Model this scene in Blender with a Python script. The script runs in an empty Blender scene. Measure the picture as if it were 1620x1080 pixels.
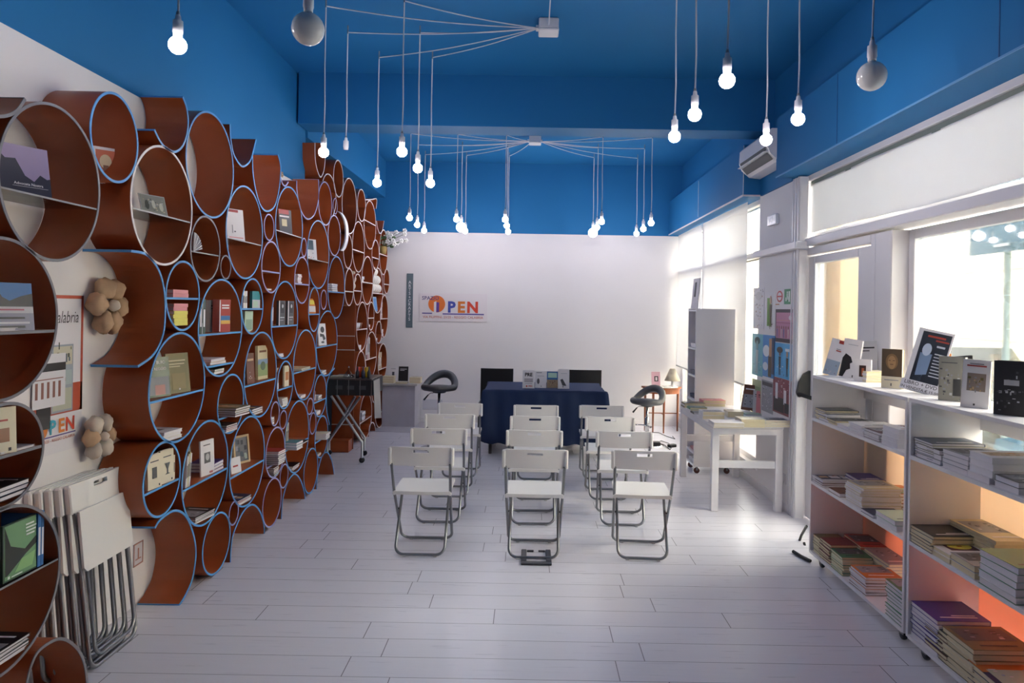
import bpy, math, random
from mathutils import Matrix, Vector, Euler
random.seed(7)
scene = bpy.context.scene
COL = scene.collection
# ---------------------------------------------------------------- camera / light / exposure
F, CX, CY, RHO, H = 1100.0, 838.0, 488.0, 0.017, 1.62
cam_d = bpy.data.cameras.new('camera'); cam = bpy.data.objects.new('camera', cam_d); COL.objects.link(cam)
cam_d.sensor_width = 36; cam_d.lens = F/1620*36; cam_d.clip_end = 200; cam_d.clip_start = 0.05
cam_d.shift_x = (810-CX)/1620; cam_d.shift_y = -(540-CY)/1620
cam.matrix_world = Matrix.Translation((0,0,H)) @ Matrix.Rotation(math.pi/2,4,'X') @ Matrix.Rotation(RHO,4,'Z')
scene.camera = cam
WORLD_STRENGTH = 18.0; BULB = 66.0; GLOBE = 24.0; SUN = 8.0
world = bpy.data.worlds.new('world'); scene.world = world; world.use_nodes = True
bg = world.node_tree.nodes['Background']; bg.inputs[0].default_value = (1.0,0.97,0.92,1); bg.inputs[1].default_value = WORLD_STRENGTH
sd = bpy.data.lights.new('sun','SUN'); sun = bpy.data.objects.new('sun', sd); COL.objects.link(sun)
sd.energy = SUN; sd.angle = math.radians(9); sd.color = (1.0,0.86,0.66)
sun.rotation_euler = Vector((-0.70,0.36,-0.68)).to_track_quat('-Z','Y').to_euler()
scene.view_settings.view_transform = 'Standard'; scene.view_settings.look = 'None'
scene.view_settings.exposure = 0.42; scene.view_settings.gamma = 1.0; scene.view_settings.use_curve_mapping = False
# ---------------------------------------------------------------- pixel <-> room helpers
c_, s_ = math.cos(RHO), math.sin(RHO)
def uv(x,y):
    u, v = x-CX, CY-y
    return u*c_ - v*s_, u*s_ + v*c_
def onX(X,x,y):                 # point of plane X=const seen at a pixel
    u,v = uv(x,y); Y = F*X/u
    return Vector((X,Y,H+v*Y/F))
def onZ(z,x,y):
    u,v = uv(x,y); Y = F*(z-H)/v
    return Vector((u*Y/F,Y,z))
def onY(Y,x,y):
    u,v = uv(x,y)
    return Vector((u*Y/F,Y,H+v*Y/F))
def pix(P):
    u = F*P[0]/P[1]; v = F*(P[2]-H)/P[1]
    return CX+u*c_+v*s_, CY-(-u*s_+v*c_)
# ---------------------------------------------------------------- materials
def lin(c):
    return tuple((v/12.92 if v<=0.04045 else ((v+0.055)/1.055)**2.4) for v in c)
def hexc(h):
    return lin(tuple(int(h[i:i+2],16)/255 for i in (0,2,4)))
MATS = {}
def M(name, col=None, rough=0.6, metal=0.0, spec=0.5, noise=0.0, nscale=8.0, bump=0.0, emit=0.0, coat=0.0, trans=0.0):
    """procedural surface, cached by name; col is an sRGB hex"""
    if name in MATS: return MATS[name]
    m = bpy.data.materials.new(name); m.use_nodes = True; nt = m.node_tree
    b = nt.nodes['Principled BSDF']
    rgb = hexc(col) if isinstance(col,str) else col
    b.inputs['Base Color'].default_value = (*rgb,1); b.inputs['Roughness'].default_value = rough
    b.inputs['Metallic'].default_value = metal; b.inputs['Specular IOR Level'].default_value = spec
    b.inputs['Coat Weight'].default_value = coat
    m.diffuse_color = (*rgb,1)
    if emit:
        b.inputs['Emission Color'].default_value = (*rgb,1); b.inputs['Emission Strength'].default_value = emit
    if noise or bump:
        tc = nt.nodes.new('ShaderNodeTexCoord'); n = nt.nodes.new('ShaderNodeTexNoise')
        n.inputs['Scale'].default_value = nscale; n.inputs['Detail'].default_value = 5
        nt.links.new(tc.outputs['Object'], n.inputs['Vector'])
        if noise:
            mx = nt.nodes.new('ShaderNodeMix'); mx.data_type='RGBA'
            mx.inputs[6].default_value = (*[v*(1-noise) for v in rgb],1); mx.inputs[7].default_value = (*[min(1,v*(1+noise)) for v in rgb],1)
            nt.links.new(n.outputs['Fac'], mx.inputs[0]); nt.links.new(mx.outputs[2], b.inputs['Base Color'])
        if bump:
            bp = nt.nodes.new('ShaderNodeBump'); bp.inputs['Strength'].default_value = bump; bp.inputs['Distance'].default_value = 0.004
            nt.links.new(n.outputs['Fac'], bp.inputs['Height']); nt.links.new(bp.outputs['Normal'], b.inputs['Normal'])
    if trans:
        out = nt.nodes['Material Output']; tr = nt.nodes.new('ShaderNodeBsdfTranslucent'); ms = nt.nodes.new('ShaderNodeMixShader')
        tr.inputs[0].default_value = (*rgb,1); ms.inputs[0].default_value = trans
        nt.links.new(b.outputs[0], ms.inputs[1]); nt.links.new(tr.outputs[0], ms.inputs[2]); nt.links.new(ms.outputs[0], out.inputs[0])
    MATS[name] = m
    return m
def CM(h, rough=0.45):           # plain printed colour
    return M('print_'+h+('' if rough==0.45 else '_m'), h, rough=rough)
def glass_mat(name, tint=(0.97,0.985,0.98), fac=0.06):
    if name in MATS: return MATS[name]
    m = bpy.data.materials.new(name); m.use_nodes = True; nt = m.node_tree; nt.nodes.clear()
    out = nt.nodes.new('ShaderNodeOutputMaterial'); t = nt.nodes.new('ShaderNodeBsdfTransparent'); g = nt.nodes.new('ShaderNodeBsdfGlossy')
    t.inputs[0].default_value = (*tint,1); g.inputs['Roughness'].default_value = 0.02
    fr = nt.nodes.new('ShaderNodeFresnel'); fr.inputs[0].default_value = 1.45
    mx = nt.nodes.new('ShaderNodeMixShader')
    mp = nt.nodes.new('ShaderNodeMath'); mp.operation='MULTIPLY'; mp.inputs[1].default_value = 0.9
    nt.links.new(fr.outputs[0], mp.inputs[0]); nt.links.new(mp.outputs[0], mx.inputs[0])
    nt.links.new(t.outputs[0], mx.inputs[1]); nt.links.new(g.outputs[0], mx.inputs[2]); nt.links.new(mx.outputs[0], out.inputs[0])
    MATS[name] = m; return m
WHITE = M('white_wall','ebe8e9',0.75,noise=0.03,nscale=2.0,bump=0.05)
BLUE = M('blue_paint','2674ad',0.6,spec=0.2,noise=0.05,nscale=1.5,bump=0.04)
WHITEWOOD = M('white_lacquer','e6e3e6',0.35)
FRAMEW = M('white_frame_paint','dcdade',0.4,noise=0.02,nscale=5)
PLASTIC = M('white_plastic','efece8',0.35)
STEEL = M('grey_steel_tube','8f9092',0.3,metal=0.85)
CHROME = M('chrome','c9c9cc',0.12,metal=1.0)
BLACKP = M('black_plastic','17171b',0.4)
GREYLEATHER = M('grey_leatherette','4b4c50',0.42,noise=0.08,nscale=40,bump=0.15)
PAGES_W = M('pages_white','e4e0e4',0.8); PAGES_C = M('pages_cream','dccfae',0.8)
CORDM = M('cord_white','cfcfd6',0.5); SOCKM = M('socket_white','e9e7ea',0.35)
TUBE = M('brown_tube_board','9c4a22',0.42,noise=0.14,nscale=3.0,coat=0.08)
EDGE = {'b':M('edge_blue','4f94d0',0.5),'g':M('edge_grey','77767e',0.5),'w':M('edge_white','e6dcd9',0.5),'p':M('edge_violet','8f93c4',0.5)}
GLASS = glass_mat('window_glass')
# ---------------------------------------------------------------- mesh builder
I4 = Matrix.Identity(4)
class MB:
    def __init__(s): s.v=[]; s.f=[]; s.m=[]; s.mats=[]; s.smooth=[]
    def mi(s,mat):
        if mat not in s.mats: s.mats.append(mat)
        return s.mats.index(mat)
    def add(s,vs,fs,mat,T=I4,smooth=False):
        o=len(s.v); s.v += [tuple(T@Vector(v)) for v in vs]; k=s.mi(mat)
        for f in fs: s.f.append(tuple(i+o for i in f)); s.m.append(k); s.smooth.append(smooth)
    def box(s,a,b,mat,T=I4,bev=0.0):
        x0,y0,z0=a; x1,y1,z1=b
        if x0>x1:x0,x1=x1,x0
        if y0>y1:y0,y1=y1,y0
        if z0>z1:z0,z1=z1,z0
        if bev<=0:
            vs=[(x0,y0,z0),(x1,y0,z0),(x1,y1,z0),(x0,y1,z0),(x0,y0,z1),(x1,y0,z1),(x1,y1,z1),(x0,y1,z1)]
            s.add(vs,[(0,3,2,1),(4,5,6,7),(0,1,5,4),(1,2,6,5),(2,3,7,6),(3,0,4,7)],mat,T); return
        b_=min(bev,(x1-x0)/2.01,(y1-y0)/2.01,(z1-z0)/2.01)
        vs=[];idx={}
        for i,x in enumerate((x0,x1)):
            for j,y in enumerate((y0,y1)):
                for k,z in enumerate((z0,z1)):
                    dx,dy,dz=(b_,-b_)[i],(b_,-b_)[j],(b_,-b_)[k]
                    idx[i,j,k]=len(vs); vs += [(x,y+dy,z+dz),(x+dx,y,z+dz),(x+dx,y+dy,z)]
        fs=[]
        for i in (0,1): fs.append([idx[i,j,k] for j,k in ((0,0),(1,0),(1,1),(0,1))])
        for j in (0,1): fs.append([idx[i,j,k]+1 for i,k in ((0,0),(1,0),(1,1),(0,1))])
        for k in (0,1): fs.append([idx[i,j,k]+2 for i,j in ((0,0),(1,0),(1,1),(0,1))])
        for j in (0,1):
            for k in (0,1): fs.append([idx[0,j,k]+1,idx[1,j,k]+1,idx[1,j,k]+2,idx[0,j,k]+2])
        for i in (0,1):
            for k in (0,1): fs.append([idx[i,0,k],idx[i,1,k],idx[i,1,k]+2,idx[i,0,k]+2])
        for i in (0,1):
            for j in (0,1): fs.append([idx[i,j,0],idx[i,j,1],idx[i,j,1]+1,idx[i,j,0]+1])
        for q in idx.values(): fs.append([q,q+1,q+2])
        s.add(vs,fs,mat,T)
    def quad(s,p,mat,T=I4): s.add(p,[tuple(range(len(p)))],mat,T)
    def tube(s,pts,r,mat,n=8,T=I4,closed=False,caps=True):
        P=[Vector(p) for p in pts]; N=len(P); rs = r if isinstance(r,(list,tuple)) else [r]*N
        vs=[];fs=[]; up=None
        for i,p in enumerate(P):
            if closed: d=(P[(i+1)%N]-P[i-1])
            else: d=P[min(i+1,N-1)]-P[max(i-1,0)]
            d.normalize()
            if up is None:
                up = Vector((0,0,1)) if abs(d.z)<0.9 else Vector((1,0,0))
            a=(up-d*up.dot(d)).normalized(); b=d.cross(a); up=a
            for k in range(n):
                t=2*math.pi*k/n; vs.append(p+(a*math.cos(t)+b*math.sin(t))*rs[i])
        for i in range(N if closed else N-1):
            j=(i+1)%N
            for k in range(n):
                l=(k+1)%n; fs.append((i*n+k,j*n+k,j*n+l,i*n+l))
        if caps and not closed:
            fs.append(tuple(range(n))[::-1]); fs.append(tuple((N-1)*n+k for k in range(n)))
        s.add(vs,fs,mat,T,True)
    def lathe(s,prof,mat,n=20,T=I4,smooth=True):
        vs=[];fs=[]
        for (r,z) in prof:
            for k in range(n):
                t=2*math.pi*k/n; vs.append((max(r,1e-5)*math.cos(t),max(r,1e-5)*math.sin(t),z))
        for i in range(len(prof)-1):
            for k in range(n):
                l=(k+1)%n; fs.append((i*n+k,i*n+l,(i+1)*n+l,(i+1)*n+k))
        fs.append(tuple(range(n))[::-1]); fs.append(tuple((len(prof)-1)*n+k for k in range(n)))
        s.add(vs,fs,mat,T,smooth)
    def blob(s,c,r,mat,n=14,m=9,T=I4,lump=0.0,seed=0):
        R=random.Random(seed); vs=[];fs=[]
        ph=[R.uniform(0,6.28) for _ in range(4)]
        for i in range(m+1):
            a=math.pi*i/m
            for k in range(n):
                t=2*math.pi*k/n; w=1+lump*(math.sin(3*t+ph[0])*math.sin(a)+0.7*math.sin(5*a+ph[1]+2*t))
                vs.append((c[0]+r[0]*math.sin(a)*math.cos(t)*w,c[1]+r[1]*math.sin(a)*math.sin(t)*w,c[2]+r[2]*math.cos(a)*w))
        for i in range(m):
            for k in range(n):
                l=(k+1)%n; fs.append((i*n+k,(i+1)*n+k,(i+1)*n+l,i*n+l))
        s.add(vs,fs,mat,T,True)
    def prism(s,poly,z0,z1,mat,T=I4,smooth=False):       # polygon in XY extruded in Z
        n=len(poly); vs=[(x,y,z0) for x,y in poly]+[(x,y,z1) for x,y in poly]
        s.add(vs,[tuple(range(n))[::-1],tuple(range(n,2*n))],mat,T)
        s.add(vs,[(i,(i+1)%n,n+(i+1)%n,n+i) for i in range(n)],mat,T,smooth)
    def text(s,txt,size,mat,T=I4,align='CENTER',bold=0.0,ext=0.0):
        vs,fs=text_geo(txt,align,bold)
        s.add([(x*size,y*size,0) for x,y in vs],fs,mat,T)
    def build(s,name,parent=None,link=True):
        me=bpy.data.meshes.new(name); me.from_pydata(s.v,[],s.f)
        for m in s.mats: me.materials.append(m)
        me.polygons.foreach_set('material_index',s.m); me.polygons.foreach_set('use_smooth',s.smooth)
        me.update()
        o=bpy.data.objects.new(name,me); COL.objects.link(o)
        if parent: o.parent=parent
        return o
_txt={}
def text_geo(t,align='CENTER',bold=0.0):
    k=(t,align,bold)
    if k not in _txt:
        cu=bpy.data.curves.new('t','FONT'); cu.body=t; cu.align_x=align; cu.align_y='CENTER'; cu.size=1; cu.offset=bold; cu.resolution_u=2
        ob=bpy.data.objects.new('t',cu); me=ob.to_mesh()
        _txt[k]=([(v.co.x,v.co.y) for v in me.vertices],[tuple(p.vertices) for p in me.polygons])
        ob.to_mesh_clear(); bpy.data.objects.remove(ob); bpy.data.curves.remove(cu)
    return _txt[k]
def slab(mb,xs,ys,fn,t,mat,hole=lambda i,j:False,T=I4,smooth=True):
    """a sheet with thickness t; fn(x,y)->(point, normal)"""
    nx,ny=len(xs),len(ys); vs=[];fs=[]
    for sgn in (0.5,-0.5):
        for y in ys:
            for x in xs:
                p,n=fn(x,y); vs.append(Vector(p)+Vector(n)*t*sgn)
    A=lambda i,j:j*nx+i; B=lambda i,j:nx*ny+j*nx+i
    ok=lambda i,j: 0<=i<nx-1 and 0<=j<ny-1 and not hole(i,j)
    side=[]
    for j in range(ny-1):
        for i in range(nx-1):
            if not ok(i,j): continue
            fs.append((A(i,j),A(i+1,j),A(i+1,j+1),A(i,j+1))); fs.append((B(i,j),B(i,j+1),B(i+1,j+1),B(i+1,j)))
            if not ok(i,j-1): side.append((A(i,j),B(i,j),B(i+1,j),A(i+1,j)))
            if not ok(i,j+1): side.append((A(i,j+1),A(i+1,j+1),B(i+1,j+1),B(i,j+1)))
            if not ok(i-1,j): side.append((A(i,j),A(i,j+1),B(i,j+1),B(i,j)))
            if not ok(i+1,j): side.append((A(i+1,j),B(i+1,j),B(i+1,j+1),A(i+1,j+1)))
    mb.add(vs,fs,mat,T,smooth); mb.add(vs,side,mat,T,False)
# ---------------------------------------------------------------- naming
_labels={}
def tag(o,label,cat,group=None,kind=None):
    n=len(label.split())
    if not 4<=n<=16: print('LABEL LENGTH',n,label)
    if label in _labels and not group: print('DUP LABEL',label)
    _labels[label]=1
    o['label']=label; o['category']=cat
    if group: o['group']=group
    if kind: o['kind']=kind
    return o
def root(name,label,cat,loc=(0,0,0),rz=0,group=None):
    o=bpy.data.objects.new(name,None); COL.objects.link(o); o.location=loc; o.rotation_euler=(0,0,rz); o.empty_display_size=0.05
    return tag(o,label,cat,group)
def struct(mb,name):
    o=mb.build(name); o['kind']='structure'; return o
def dup(r,loc=None,rz=None,label=None,cat=None,group=None):
    c=r.copy(); COL.objects.link(c)
    if loc is not None: c.location=loc
    if rz is not None: c.rotation_euler=(0,0,rz)
    if label: tag(c,label,cat or r['category'],group or r.get('group'))
    for ch in list(r.children):
        d=ch.copy(); COL.objects.link(d); d.parent=c
        for g in list(ch.children):
            e=g.copy(); COL.objects.link(e); e.parent=d
    return c
# ================================================================ THE ROOM
XL, XR, YB, ZC, ZW = -2.08, 2.12, 9.8, 3.66, 2.70
XS = 2.21; KS = XS/XR            # the near shop front stands a little farther out
sz = lambda z: H+(z-H)*KS
YN = -1.6
floor_m = bpy.data.materials.new('white_laminate'); floor_m.use_nodes=True
def make_floor():
    nt=floor_m.node_tree; L=nt.links.new; b=nt.nodes['Principled BSDF']
    def math_(op,a,b_=None,c=None):
        n=nt.nodes.new('ShaderNodeMath'); n.operation=op
        for i,q in enumerate((a,b_,c)):
            if q is None: continue
            if isinstance(q,(int,float)): n.inputs[i].default_value=q
            else: L(q,n.inputs[i])
        return n.outputs[0]
    tc=nt.nodes.new('ShaderNodeTexCoord'); sp=nt.nodes.new('ShaderNodeSeparateXYZ'); L(tc.outputs['Object'],sp.inputs[0])
    W,LN=0.1765,1.22
    r=math_('DIVIDE',math_('SUBTRACT',sp.outputs['Y'],3.037-1.765*3),W); row=math_('FLOOR',r); fy=math_('SUBTRACT',r,row)
    wn=nt.nodes.new('ShaderNodeTexWhiteNoise'); wn.noise_dimensions='1D'; L(row,wn.inputs['W'])
    q=math_('ADD',math_('DIVIDE',sp.outputs['X'],LN),wn.outputs['Value']); cell=math_('FLOOR',q); fx=math_('SUBTRACT',q,cell)
    gy=math_('LESS_THAN',math_('MULTIPLY',math_('MINIMUM',fy,math_('SUBTRACT',1.0,fy)),W),0.0016)
    gx=math_('LESS_THAN',math_('MULTIPLY',math_('MINIMUM',fx,math_('SUBTRACT',1.0,fx)),LN),0.0022)
    gap=math_('MAXIMUM',gx,gy)
    cmb=nt.nodes.new('ShaderNodeCombineXYZ'); L(row,cmb.inputs[0]); L(cell,cmb.inputs[1])
    w2=nt.nodes.new('ShaderNodeTexWhiteNoise'); L(cmb.outputs[0],w2.inputs['Vector'])
    mp=nt.nodes.new('ShaderNodeMapping'); mp.inputs['Scale'].default_value=(1.5,28,1); L(tc.outputs['Object'],mp.inputs[0])
    nz=nt.nodes.new('ShaderNodeTexNoise'); nz.inputs['Scale'].default_value=2.5; nz.inputs['Detail'].default_value=6; L(mp.outputs[0],nz.inputs['Vector'])
    val=math_('ADD',math_('MULTIPLY',w2.outputs['Value'],0.3),math_('MULTIPLY',nz.outputs['Fac'],0.7))
    mx=nt.nodes.new('ShaderNodeMix'); mx.data_type='RGBA'; mx.inputs[6].default_value=(*hexc('d6d4dd'),1); mx.inputs[7].default_value=(*hexc('e3e1e8'),1); L(val,mx.inputs[0])
    m2=nt.nodes.new('ShaderNodeMix'); m2.data_type='RGBA'; m2.inputs[7].default_value=(*hexc('77757f'),1); L(gap,m2.inputs[0]); L(mx.outputs[2],m2.inputs[6])
    L(m2.outputs[2],b.inputs['Base Color'])
    L(math_('ADD',0.24,math_('MULTIPLY',nz.outputs['Fac'],0.1)),b.inputs['Roughness'])
    bp=nt.nodes.new('ShaderNodeBump'); bp.inputs['Strength'].default_value=0.25; bp.inputs['Distance'].default_value=0.002
    L(math_('SUBTRACT',1.0,gap),bp.inputs['Height']); L(bp.outputs[0],b.inputs['Normal'])
    b.inputs['Specular IOR Level'].default_value=0.5
make_floor()
m=MB(); m.box((-2.5,YN-.2,-0.1),(2.4,YB+.2,0),floor_m); struct(m,'floor')
m=MB(); m.box((-2.6,YN-.2,ZC),(2.6,YB+.2,ZC+.15),BLUE); struct(m,'ceiling')
m=MB()
m.box((XL-.2,YN,0),(XL,6.37,ZW),WHITE); m.box((XL-.2,YN,ZW),(XL,6.37,ZC),BLUE); struct(m,'wall_left')
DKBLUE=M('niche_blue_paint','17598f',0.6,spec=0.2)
m=MB()
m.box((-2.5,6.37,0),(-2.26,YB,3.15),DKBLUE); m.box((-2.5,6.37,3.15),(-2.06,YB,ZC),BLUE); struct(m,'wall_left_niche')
m=MB(); m.box((-2.5,YB,0),(2.4,YB+.15,2.673),WHITE); m.box((-2.5,YB,2.673),(2.4,YB+.15,ZC),BLUE); struct(m,'wall_back')
m=MB(); m.box((-2.5,YN-.15,0),(2.4,YN,2.7),WHITE); m.box((-2.5,YN-.15,2.7),(2.4,YN,ZC),BLUE); struct(m,'wall_front')
m=MB(); m.box((-2.06,6.10,3.21),(XR,6.40,ZC),BLUE); struct(m,'trim_beam')
# upper right wall and its two boxed-out bulkheads
m=MB(); m.box((XR,5.62,ZW),(XR+.25,YB,ZC),BLUE); m.box((XR,YN,2.73),(XR+.25,5.62,ZC),BLUE)
struct(m,'wall_right_upper')
m=MB(); m.box((1.973,YN,2.71),(XR,5.62,3.185),BLUE); m.box((XR,YN,2.71),(XS+.02,5.62,2.73),BLUE)
for y in (4.51,2.95,1.5): m.box((1.9715,y-.003,2.72),(1.973,y+.003,3.175),M('seam_dark','1b4f86',0.7))
m.box((1.968,YN,2.708),(1.974,5.62,2.718),M('seam_light','5f9ccf',0.5)); struct(m,'trim_bulkhead_near')
m=MB(); m.box((1.945,6.39,2.69),(XR,YB,3.16),BLUE); m.box((1.938,6.385,2.685),(1.947,YB,2.70),FRAMEW); m.box((1.947,6.385,2.685),(XR,6.392,2.70),FRAMEW)
m.box((1.941,6.386,2.70),(1.9455,6.39,3.15),FRAMEW); m.box((1.942,8.1,2.72),(1.9455,8.108,3.14),FRAMEW); struct(m,'trim_bulkhead_far')
m=MB(); m.box((XR-.03,5.62,2.86),(XR,6.39,3.14),WHITE); m.box((XR-.02,5.62,2.69),(XR,6.39,2.86),BLUE); struct(m,'trim_recess_panel')
# right wall: column, sill and frames
m=MB(); m.box((XR,5.615,0),(XR+.25,6.45,ZW),WHITE)
m.box((XR,5.49,0),(XS-.024,5.6149,ZW),WHITE)
for y in (5.51,5.57,5.62): m.box((XR-.008,y-.012,0),(XR,y+.012,ZW),FRAMEW)
struct(m,'wall_right_column')
m=MB(); m.box((XR+.0,6.45,0),(XR+.25,YB,0.19),WHITE); m.box((XR-.02,6.40,0.17),(XR+.25,YB,0.20),FRAMEW); struct(m,'wall_right_sill')
m=MB(); m.box((XR-.014,6.45,0),(XR,YB,0.07),FRAMEW); m.box((XR-.014,5.62,0),(XR,6.45,0.07),FRAMEW); struct(m,'baseboard_right')
m=MB(); m.box((-2.2,YB-.012,0),(XR,YB,0.07),WHITE); struct(m,'baseboard_back')
def window(name,y0,y1,z0,z1,X=XR+.06,mulls=(),rails=(),fw=0.05,dep=0.05):
    f=MB()
    f.box((X-dep/2,y0,z0),(X+dep/2,y0+fw,z1),FRAMEW,bev=.004); f.box((X-dep/2,y1-fw,z0),(X+dep/2,y1,z1),FRAMEW,bev=.004)
    f.box((X-dep/2,y0+fw,z0),(X+dep/2,y1-fw,z0+fw),FRAMEW,bev=.004); f.box((X-dep/2,y0+fw,z1-fw),(X+dep/2,y1-fw,z1),FRAMEW,bev=.004)
    for q in mulls: f.box((X-dep/2,q-fw/2,z0+fw),(X+dep/2,q+fw/2,z1-fw),FRAMEW,bev=.004)
    for q in rails: f.box((X-dep/2,y0+fw,q-fw/2),(X+dep/2,y1-fw,q+fw/2),FRAMEW,bev=.004)
    o=struct(f,name)
    g=MB(); g.box((X-.003,y0+fw,z0+fw),(X+.003,y1-fw,z1-fw),GLASS); g.build('glass_pane',o)
    return o
window('window_1',8.40,YB,0.20,2.69,rails=(2.155,))
window('window_2',6.45,8.36,0.20,2.69,rails=(2.155,))
m=MB(); m.box((XR-.01,8.36,0.19),(XR+.1,8.40,ZW),FRAMEW); struct(m,'trim_1')
# glazed door
m=MB()
DY0,DY1=4.24*KS,5.38*KS; DT=sz(2.05)
m.box((XS-.02,DY1-.07,0),(XS+.08,DY1,DT+.07),FRAMEW,bev=.005); m.box((XS-.02,DY0,0),(XS+.08,DY0+.06,DT+.07),FRAMEW,bev=.005)
m.box((XS-.02,DY0+.06,DT+.01),(XS+.08,DY1-.07,DT+.07),FRAMEW,bev=.005); struct(m,'trim_door_frame')
m=MB()
m.box((XS,DY1-.20,0.01),(XS+.05,DY1-.08,DT),FRAMEW,bev=.006); m.box((XS,DY0+.07,0.01),(XS+.05,DY0+.27,DT),FRAMEW,bev=.006)
m.box((XS,DY0+.27,0.01),(XS+.05,DY1-.20,.13),FRAMEW,bev=.006); m.box((XS,DY0+.27,DT-.06),(XS+.05,DY1-.20,DT),FRAMEW,bev=.006)
door=struct(m,'door_1')
m=MB(); m.box((XS+.02,DY0+.27,.13),(XS+.026,DY1-.20,DT-.06),GLASS); m.build('glass_pane',door)
m=MB()
hp=[(0,0),(-.085,-.015),(-.10,.02),(-.085,.10),(-.045,.17),(0,.195)]
for yy in (DY1-.14,DY0+.17): m.prism(hp,-.018,.018,BLACKP,T=Matrix.Translation((XS,yy,.975))@Matrix.Rotation(math.pi/2,4,'X'))
m.tube([(XS-.085,DY1-.14,.985),(XS-.085,DY0+.17,.985)],0.016,BLACKP,n=12); m.build('push_bar',door)
# post, shop window, rail, transom window
m=MB(); m.box((XS-.02,4.05*KS,0),(XS+.14,DY0,DT+.07),FRAMEW,bev=.006); struct(m,'trim_2')
window('window_3',2.55,4.05*KS,0.05,DT+.07,X=XS+.11,fw=.06,mulls=())
m=MB(); m.box((XS+.0,YN,0),(XS+.2,2.50,2.73),WHITE); m.box((XS-.01,2.5,0),(XS+.14,2.55,DT+.07),FRAMEW); struct(m,'wall_right_light_block')  # unseen solid wall, added instead of more window to cut the daylight
m=MB(); m.box((XS-.05,2.5,sz(2.125)),(XS+.12,5.49,sz(2.185)),FRAMEW,bev=.006); m.box((XR-.05,5.44,2.125),(XR+.06,6.47,2.185),FRAMEW,bev=.006); m.box((XR-.02,6.45,2.13),(XR+.1,YB,2.18),FRAMEW); struct(m,'trim_rail')
window('window_5',2.51,5.59,sz(2.18),sz(2.69),X=XS+.05,fw=.045,mulls=())
m=MB(); m.box((XS-.015,2.51,sz(2.625)),(XS+.06,5.59,sz(2.69)),FRAMEW,bev=.004); struct(m,'trim_3')
# thin threshold strip before the back wall
m=MB(); m.box((-2.2,8.95,0),(-1.25,YB,.006),M('grey_screed','b7b4bd',0.5,noise=.06,nscale=6)); struct(m,'trim_threshold')
# fabric blinds
BLIND=M('blind_fabric','dfdfe2',0.9,trans=0.30,noise=.02,nscale=3)
BLIND2=M('window_blind_fabric','e9e9ec',0.9,trans=0.45,noise=.02,nscale=3)
def blind(name_label,y0,y1,z0,z1,X,wave,seed,cord=False,bar=True):
    R=random.Random(seed)
    ph=[R.uniform(0,6) for _ in range(3)]
    r=root('roller_blind',name_label,'blind',((X),(y0+y1)/2,z1))
    m=MB(); n=40; ys=[y0+(y1-y0)*i/n for i in range(n+1)]; zs=[z0+(z1-z0)*i/8 for i in range(9)]
    w=lambda y,z: wave*(math.sin(y*5+ph[0])+.6*math.sin(y*13+ph[1]+z*4)+.4*math.sin(y*29+z*9))*(1-(z-z0)/(z1-z0)*.6)
    sag=lambda y,z: (wave*1.6*math.sin(y*2.3+ph[2]) if wave else 0)*(1-(z-z0)/(z1-z0)) + (-(wave*1.0)*abs(math.sin(y*2.1))*((z-z0)/(z1-z0)))
    slab(m,ys,zs,lambda y,z:((w(y,z),y-(y0+y1)/2,z-z1+sag(y,z)),(1,0,0)),.002,BLIND2 if bar else BLIND)
    m.build('fabric',r)
    if bar:
        b=MB(); b.tube([(0,y0-(y0+y1)/2,z0-z1),(0,y1-(y0+y1)/2,z0-z1)],.010,M('blind_bar','c7c7cc',.4)); b.build('bottom_bar',r)
    if not bar:
        b=MB(); b.box((.002,y0-(y0+y1)/2-.04,-.012),(.02,y1-(y0+y1)/2+.02,.035),M('roller_slot','6f7a76',.6)); b.build('dark_gap_strip',r)  # dark strip added behind the fabric so the gap above it reads dark
    if cord:
        b=MB(); yy=y0+.02-(y0+y1)/2; zz=z0-z1
        b.tube([(-.02,yy,zz+.0),(-.02,yy,zz-.25),(-.02,yy+.015,zz-.28),(-.02,yy+.03,zz-.25),(-.02,yy+.03,zz)],.0025,CORDM,n=5); b.build('pull_cord',r)
    return r
blind('white roller blind nearest the back wall, fully lowered',8.42,9.74,0.86,2.68,2.07,0.002,1)
blind('wide white roller blind behind the rolling book tower',6.66,8.38,0.92,2.68,2.07,0.002,2,cord=True)
blind('long white fabric strip hung over the high window above the door',2.56,5.50,sz(2.222),sz(2.60),XS+.005,0.006,3,bar=False)
# ================================================================ OUTSIDE
FAC=M('street_facade','f8efd8',0.9,noise=.07,nscale=1.2)
m=MB(); m.box((8,-14,-.2),(8.4,26,4.6),FAC)
for z in (1.2,2.4,3.5): m.box((7.98,-14,z),(8.0,26,z+.02),M('facade_joint','e2cf9f',.9))
GRAF=M('graffiti_blue','9fc3cc',.8)
def scr(pts,X=7.97,r=.012,mt=GRAF):
    m.tube([onX(X,x,y) for x,y in pts],r,mt,n=5)
scr([(1413,462),(1406,466),(1408,477),(1416,478)]); scr([(1419,462),(1421,476),(1428,463),(1430,477)]); scr([(1436,460),(1437,477)]); scr([(1432,470),(1450,466),(1440,478),(1436,460)])
GR2=M('graffiti_grey','b9b6b0',.8)
scr([(1412,535),(1416,517),(1425,512),(1433,520)],mt=GR2); scr([(1430,515),(1436,528),(1436,540)],mt=GR2); scr([(1444,512),(1443,532),(1450,515)],mt=GR2); scr([(1428,535),(1440,530),(1455,536)],mt=GR2)
PINK=M('graffiti_pink','d9a9a4',.8)
scr([(1338,425),(1340,450),(1337,470)],mt=PINK); scr([(1331,437),(1345,436)],mt=PINK); scr([(1336,465),(1341,472)],mt=PINK)
tag(m.build('street_facade'),'sunlit cream building wall with graffiti across the street','building')
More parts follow.
